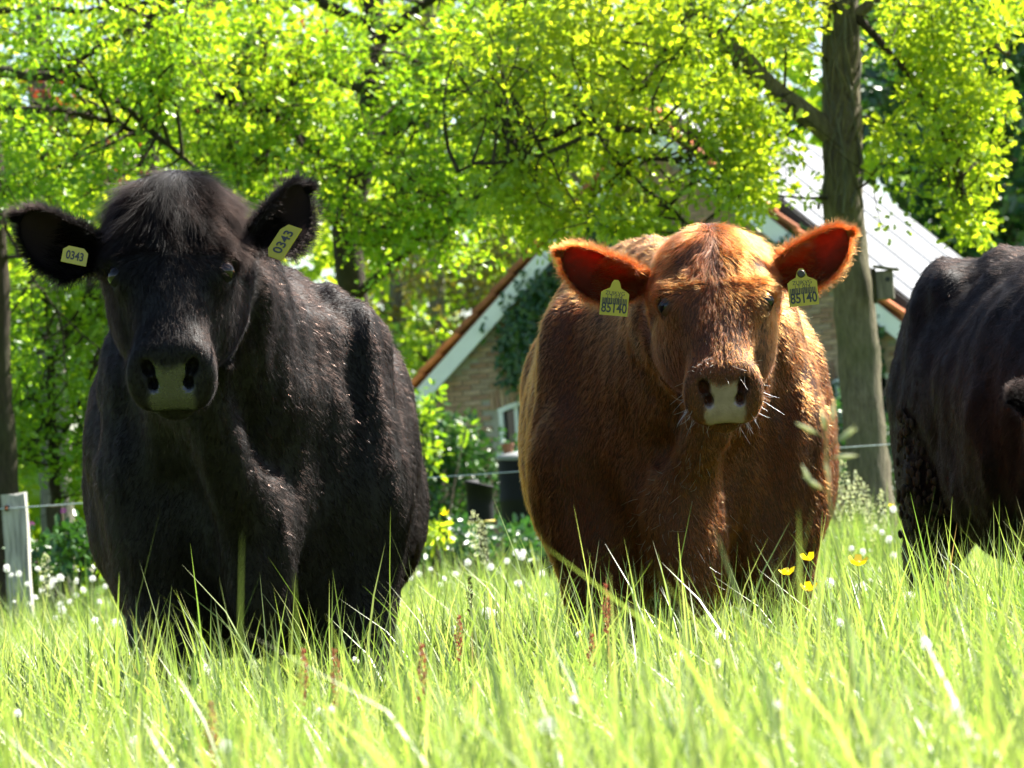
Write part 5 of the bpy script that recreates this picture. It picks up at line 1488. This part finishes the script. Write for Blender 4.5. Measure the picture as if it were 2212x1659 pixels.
    for i, (x, y, D) in enumerate(((1820, 1015, 21.5), (1850, 1040, 21.8), (1868, 1065, 22), (1808, 1060, 21), (1905, 1080, 22), (1040, 1150, 20), (1025, 1130, 19), (100, 1220, 20), (230, 1190, 21), (1835, 1060, 21), (1880, 1105, 21.4))):
        p = P(x, y, D); hz = max(.2, p.z - .15)
        e = empty('panicle_grass', (p.x, p.y, 0), r.uniform(0, 6), 'pale green flowering grass panicle standing above the meadow', 'grass head', 'pale grass panicles')
        s = bpy.data.objects.new('stem', stem); s.scale = (.5, .5, (hz + .12) / .36); link(s, e)
        ob = bpy.data.objects.new('seed_head', pan); ob.location = (0, 0, hz); link(ob, e)
    # campions under the hazel
    cm = bmesh.new()
    for a in range(5):
        b = 2 * math.pi * a / 5; u, w = Vector((math.cos(b), math.sin(b), 0)), Vector((-math.sin(b), math.cos(b), 0))
        cm.faces.new([cm.verts.new(q) for q in (u * .002, u * .016 + w * .008, u * .019, u * .016 - w * .008)])
    cme = bpy.data.meshes.new('petals'); cm.to_mesh(cme); cm.free(); cme.materials.append(MAT['campion'])
    for i, (x, y) in enumerate(((137, 1103), (68, 1132), (160, 1133), (95, 1168), (98, 1180), (82, 1215), (203, 1195), (158, 1150))):
        D = 26.5 + r.uniform(-.4, .4); p = P(x, y, D)
        e = empty('campion_flower', (p.x, p.y, 0), 0, 'small magenta campion flower under the hazel bush behind the fence', 'flower', 'magenta campions behind the fence')
        o_ = bpy.data.objects.new('petals', cme); o_.location = (0, 0, p.z); o_.rotation_euler = (1.1, 0, r.uniform(-.5, .5)); link(o_, e)
        s = bpy.data.objects.new('stem', stem); s.scale = (.5, .5, p.z / .36); link(s, e)

# ------------------------------------------------------------------ fence and small things
MAT['post'] = mat_simple('weathered_oak_post', (.32, .31, .27), rough=.9, noise_scale=9, noise_amt=.45, bump=.7, bump_scale=16, stretch=(6, 6, .6))
MAT['wire'] = mat_simple('fence_wire', (.55, .60, .62), rough=.35, metallic=.6)
MAT['plastic_black'] = mat_simple('black_plastic', (.004, .0045, .0055), rough=.7, spec=.2, noise_scale=6, noise_amt=.4)
MAT['orange'] = mat_simple('orange_plastic', (.5, .12, .03), rough=.5)
MAT['box_wood'] = mat_simple('nest_box_wood', (.14, .12, .095), rough=.9, noise_scale=10, noise_amt=.35, stretch=(5, 5, .8))
MAT['yellow_rim'] = mat_simple('yellow_rim', (.45, .36, .04), rough=.6)

def small_things():
    D = 24.0
    b = P(40, 1240, D)
    f = empty('wire_fence', (b.x, b.y, 0), 0, 'meadow fence of one strand of wire on a weathered grey wooden post', 'fence')
    o = Vector((b.x, b.y, 0))
    top = P(30, 1068, D)
    bm = bmesh.new()
    h = top.z; n = 12
    r = random.Random(2)
    prof = [(-.065, -.055), (-.03, -.068), (.03, -.066), (.064, -.05), (.066, .05), (-.064, .055)]
    rings = []
    for i in range(n + 1):
        z = -.15 + (h + .15) * i / n
        lx = (top.x - b.x) * z / h
        rings.append([bm.verts.new((lx + x * (1 + r.uniform(-.05, .05)), y * (1 + r.uniform(-.05, .05)), z + (r.uniform(-.012, .012) if i == n else 0))) for x, y in prof])
    for a, c in zip(rings[:-1], rings[1:]):
        for j in range(6): bm.faces.new((a[j], a[(j + 1) % 6], c[(j + 1) % 6], c[j]))
    bm.faces.new(rings[-1])
    post = mesh_bm('post', bm, MAT['post'], f)
    wl = P(14, 1098, D - .08) - o
    bm = bmesh.new(); bmesh.ops.create_cone(bm, cap_ends=True, segments=12, radius1=.019, radius2=.015, depth=.05, matrix=Matrix.Translation(wl + Vector((0, .02, 0))) @ Matrix.Rotation(math.pi / 2, 4, 'X'))
    ins = mesh_bm('insulator', bm, MAT['plastic_black'], post)
    bm = bmesh.new(); bmesh.ops.create_cone(bm, cap_ends=True, segments=10, radius1=.009, radius2=.007, depth=.012, matrix=Matrix.Translation(wl + Vector((0, -.008, 0))) @ Matrix.Rotation(math.pi / 2, 4, 'X'))
    mesh_bm('cap', bm, MAT['orange'], ins)
    pts = []
    for i in range(41):
        t = i / 40; x = -300 + 2900 * t; y = 1120 - .0725 * (x + 300) + (math.sin(t * math.pi * 3) ** 2) * 1.5
        pts.append(tuple(P(x, y, D - .09) - o))
    v, q = tube_np([(np.array(pts), np.full(41, .0028))], 6); mesh_np('wire', v, q, MAT['wire'], f)
    # a further post whose foot is lost in the shrubs
    p = P(122, 1160, 27.0); t2 = P(118, 1090, 27.0)
    bm = bmesh.new(); bm_box(bm, (0, 0, t2.z / 2), (.10, .10, t2.z), bevel=.012)
    bmesh.ops.subdivide_edges(bm, edges=bm.edges, cuts=2)
    for v_ in bm.verts: v_.co += Vector((r.uniform(-.006, .006), r.uniform(-.006, .006), 0))
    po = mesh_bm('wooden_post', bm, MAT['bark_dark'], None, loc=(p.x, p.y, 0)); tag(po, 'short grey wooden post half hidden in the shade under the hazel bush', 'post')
    # nest box on the oak
    c = P(1912, 616, 25.42)
    nb = empty('nest_box', c, math.radians(-8), 'small grey wooden nest box fixed to the right side of the oak trunk', 'nest box')
    bm = bmesh.new(); bm_box(bm, (0, 0, 0), (.098, .10, .165), bevel=.004); mesh_bm('box', bm, MAT['box_wood'], nb)
    bm = bmesh.new(); bm_box(bm, (-.062, .0, 0), (.022, .12, .20), bevel=.003); mesh_bm('backboard', bm, MAT['bark_dark'], nb)
    bm = bmesh.new(); bm_box(bm, (.012, -.01, .098), (.15, .15, .014), Matrix.Rotation(math.radians(12), 3, 'Y'), bevel=.003); mesh_bm('lid', bm, MAT['box_wood'], nb)
    bm = bmesh.new(); bmesh.ops.create_cone(bm, cap_ends=True, segments=14, radius1=.015, radius2=.015, depth=.004, matrix=Matrix.Translation((0.02, -.0525, .03)) @ Matrix.Rotation(math.pi / 2, 4, 'X')); mesh_bm('entrance', bm, MAT['black_board'], nb)
    # upturned black bucket on a post beyond the fence
    D = 27.5
    c0 = P(1040, 1128, D); c1 = P(1036, 1044, D)
    bk = empty('bucket', (c0.x, c0.y, c0.z), 0, 'black bucket with a yellow rim upturned on a dark stake between the facing cows', 'bucket')
    n = 26; H = c1.z - c0.z
    def ringtube(rows, mat, nm, par):
        vs, fs = [], []
        for (rad, z) in rows:
            for i in range(n):
                a = 2 * math.pi * i / n; vs.append((rad * math.cos(a), rad * math.sin(a), z + (.022 * math.cos(a) * -1 if z > H * .9 else 0)))
        for k in range(len(rows) - 1):
            for i in range(n): fs.append((k * n + i, k * n + (i + 1) % n, (k + 1) * n + (i + 1) % n, (k + 1) * n + i))
        return mesh_np(nm, vs, np.array(fs), mat, par, smooth=True)
    ringtube([(.080, 0), (.083, .06), (.084, H * .4), (.086, H * .93), (.092, H * .935), (.092, H), (.084, H), (.060, H + .004), (.002, H + .006)], MAT['plastic_black'], 'shell', bk)
    ringtube([(.081, -.004), (.0865, -.004), (.0865, .010), (.083, .0102)], MAT['yellow_rim'], 'rim', bk)
    bm = bmesh.new(); bmesh.ops.create_cone(bm, cap_ends=True, segments=12, radius1=.03, radius2=.028, depth=c0.z + .12, matrix=Matrix.Translation((0, 0, -(c0.z) / 2 + .06))); mesh_bm('stake', bm, MAT['bark_dark'], bk, smooth=False)
    # rain barrel
    D = 43
    c0 = P(1142, 1150, D); t = P(1110, 990, D)
    rb = empty('rain_barrel', (c0.x, c0.y, 0), 0, 'large dark plastic rain barrel with a grey lid, half hidden by the red cow', 'barrel')
    H = t.z
    ringtube([(.24, 0), (.255, .1), (.26, H * .3), (.268, H * .31), (.268, H * .34), (.262, H * .35), (.262, H * .68), (.27, H * .69), (.27, H * .72), (.262, H * .73), (.255, H * .97), (.24, H)], MAT['plastic_black'], 'shell', rb)
    ringtube([(.27, H - .03), (.275, H), (.25, H + .02), (.10, H + .04), (.002, H + .045)], mat_simple('grey_lid', (.16, .17, .17), rough=.5, noise_scale=8), 'lid', rb)
    pt = P(1097, 972, 43.1)
    bm = bmesh.new(); bmesh.ops.create_cone(bm, cap_ends=True, segments=14, radius1=.045, radius2=.06, depth=.10, matrix=Matrix.Translation((0, 0, .05)))
    bmesh.ops.create_cone(bm, cap_ends=False, segments=14, radius1=.066, radius2=.066, depth=.02, matrix=Matrix.Translation((0, 0, .1)))
    fp = mesh_bm('flower_pot', bm, mat_simple('terracotta', (.25, .11, .06), rough=.9), None, loc=(pt.x, c0.y, H + .04)); tag(fp, 'small terracotta pot standing on the lid of the rain barrel', 'flower pot')
    # shrubs at the house
    shrub('laurel_shrub', 'glossy laurel shrub under the left eave of the house', 'shrub', [(930, 920, 47, 60, 70, .5, 190), (985, 950, 47.2, 60, 55, .5, 170), (930, 1040, 47, 60, 70, .5, 170), (1010, 1050, 47.2, 90, 90, .5, 260), (960, 1130, 47, 100, 60, .5, 160), (1110, 1000, 47.6, 60, 80, .4, 110)], (985, 1180), 47, MAT['leaf_ivy'], 9, .085, 401)
    shrub('elder_shrub', 'sunlit pale green elder sprays beside the right flank of the left black cow', 'shrub', [(918, 900, 44, 24, 55, .3, 26), (925, 975, 44, 22, 36, .3, 22), (1012, 930, 45, 16, 12, .2, 8), (920, 845, 44, 30, 24, .3, 18)], (915, 1180), 44, MAT['leaf_green'], 9, .085, 411, stems=4)
    shrub('nettle_clump', 'low pale green nettles behind the meadow grass, left of the upturned bucket', 'plant', [(960, 1150, 25, 26, 26, .15, 40), (985, 1165, 25, 30, 16, .15, 26)], (968, 1200), 25, MAT['leaf_oak'], 7, .055, 421, spread=.07, stems=6)
    shrub('bramble_clump', 'leafy bramble and weeds behind the left fence post', 'plant', [(140, 1190, 25.8, 110, 45, .4, 170), (210, 1170, 25.8, 60, 50, .3, 90), (70, 1205, 26, 60, 30, .3, 60)], (140, 1230), 25.8, MAT['leaf_ivy'], 7, .060, 431, spread=.08, stems=8)
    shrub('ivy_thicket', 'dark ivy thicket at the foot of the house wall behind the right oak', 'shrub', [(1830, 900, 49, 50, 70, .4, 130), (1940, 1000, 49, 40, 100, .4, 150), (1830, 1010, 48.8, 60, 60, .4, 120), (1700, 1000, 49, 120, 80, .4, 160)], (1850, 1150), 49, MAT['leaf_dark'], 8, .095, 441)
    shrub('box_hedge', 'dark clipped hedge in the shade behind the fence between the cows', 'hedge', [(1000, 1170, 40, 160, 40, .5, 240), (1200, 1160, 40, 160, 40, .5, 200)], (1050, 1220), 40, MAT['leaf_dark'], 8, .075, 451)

meadow()
trees()
house()
small_things()
cow_a(); cow_b(); cow_c()
flowers()
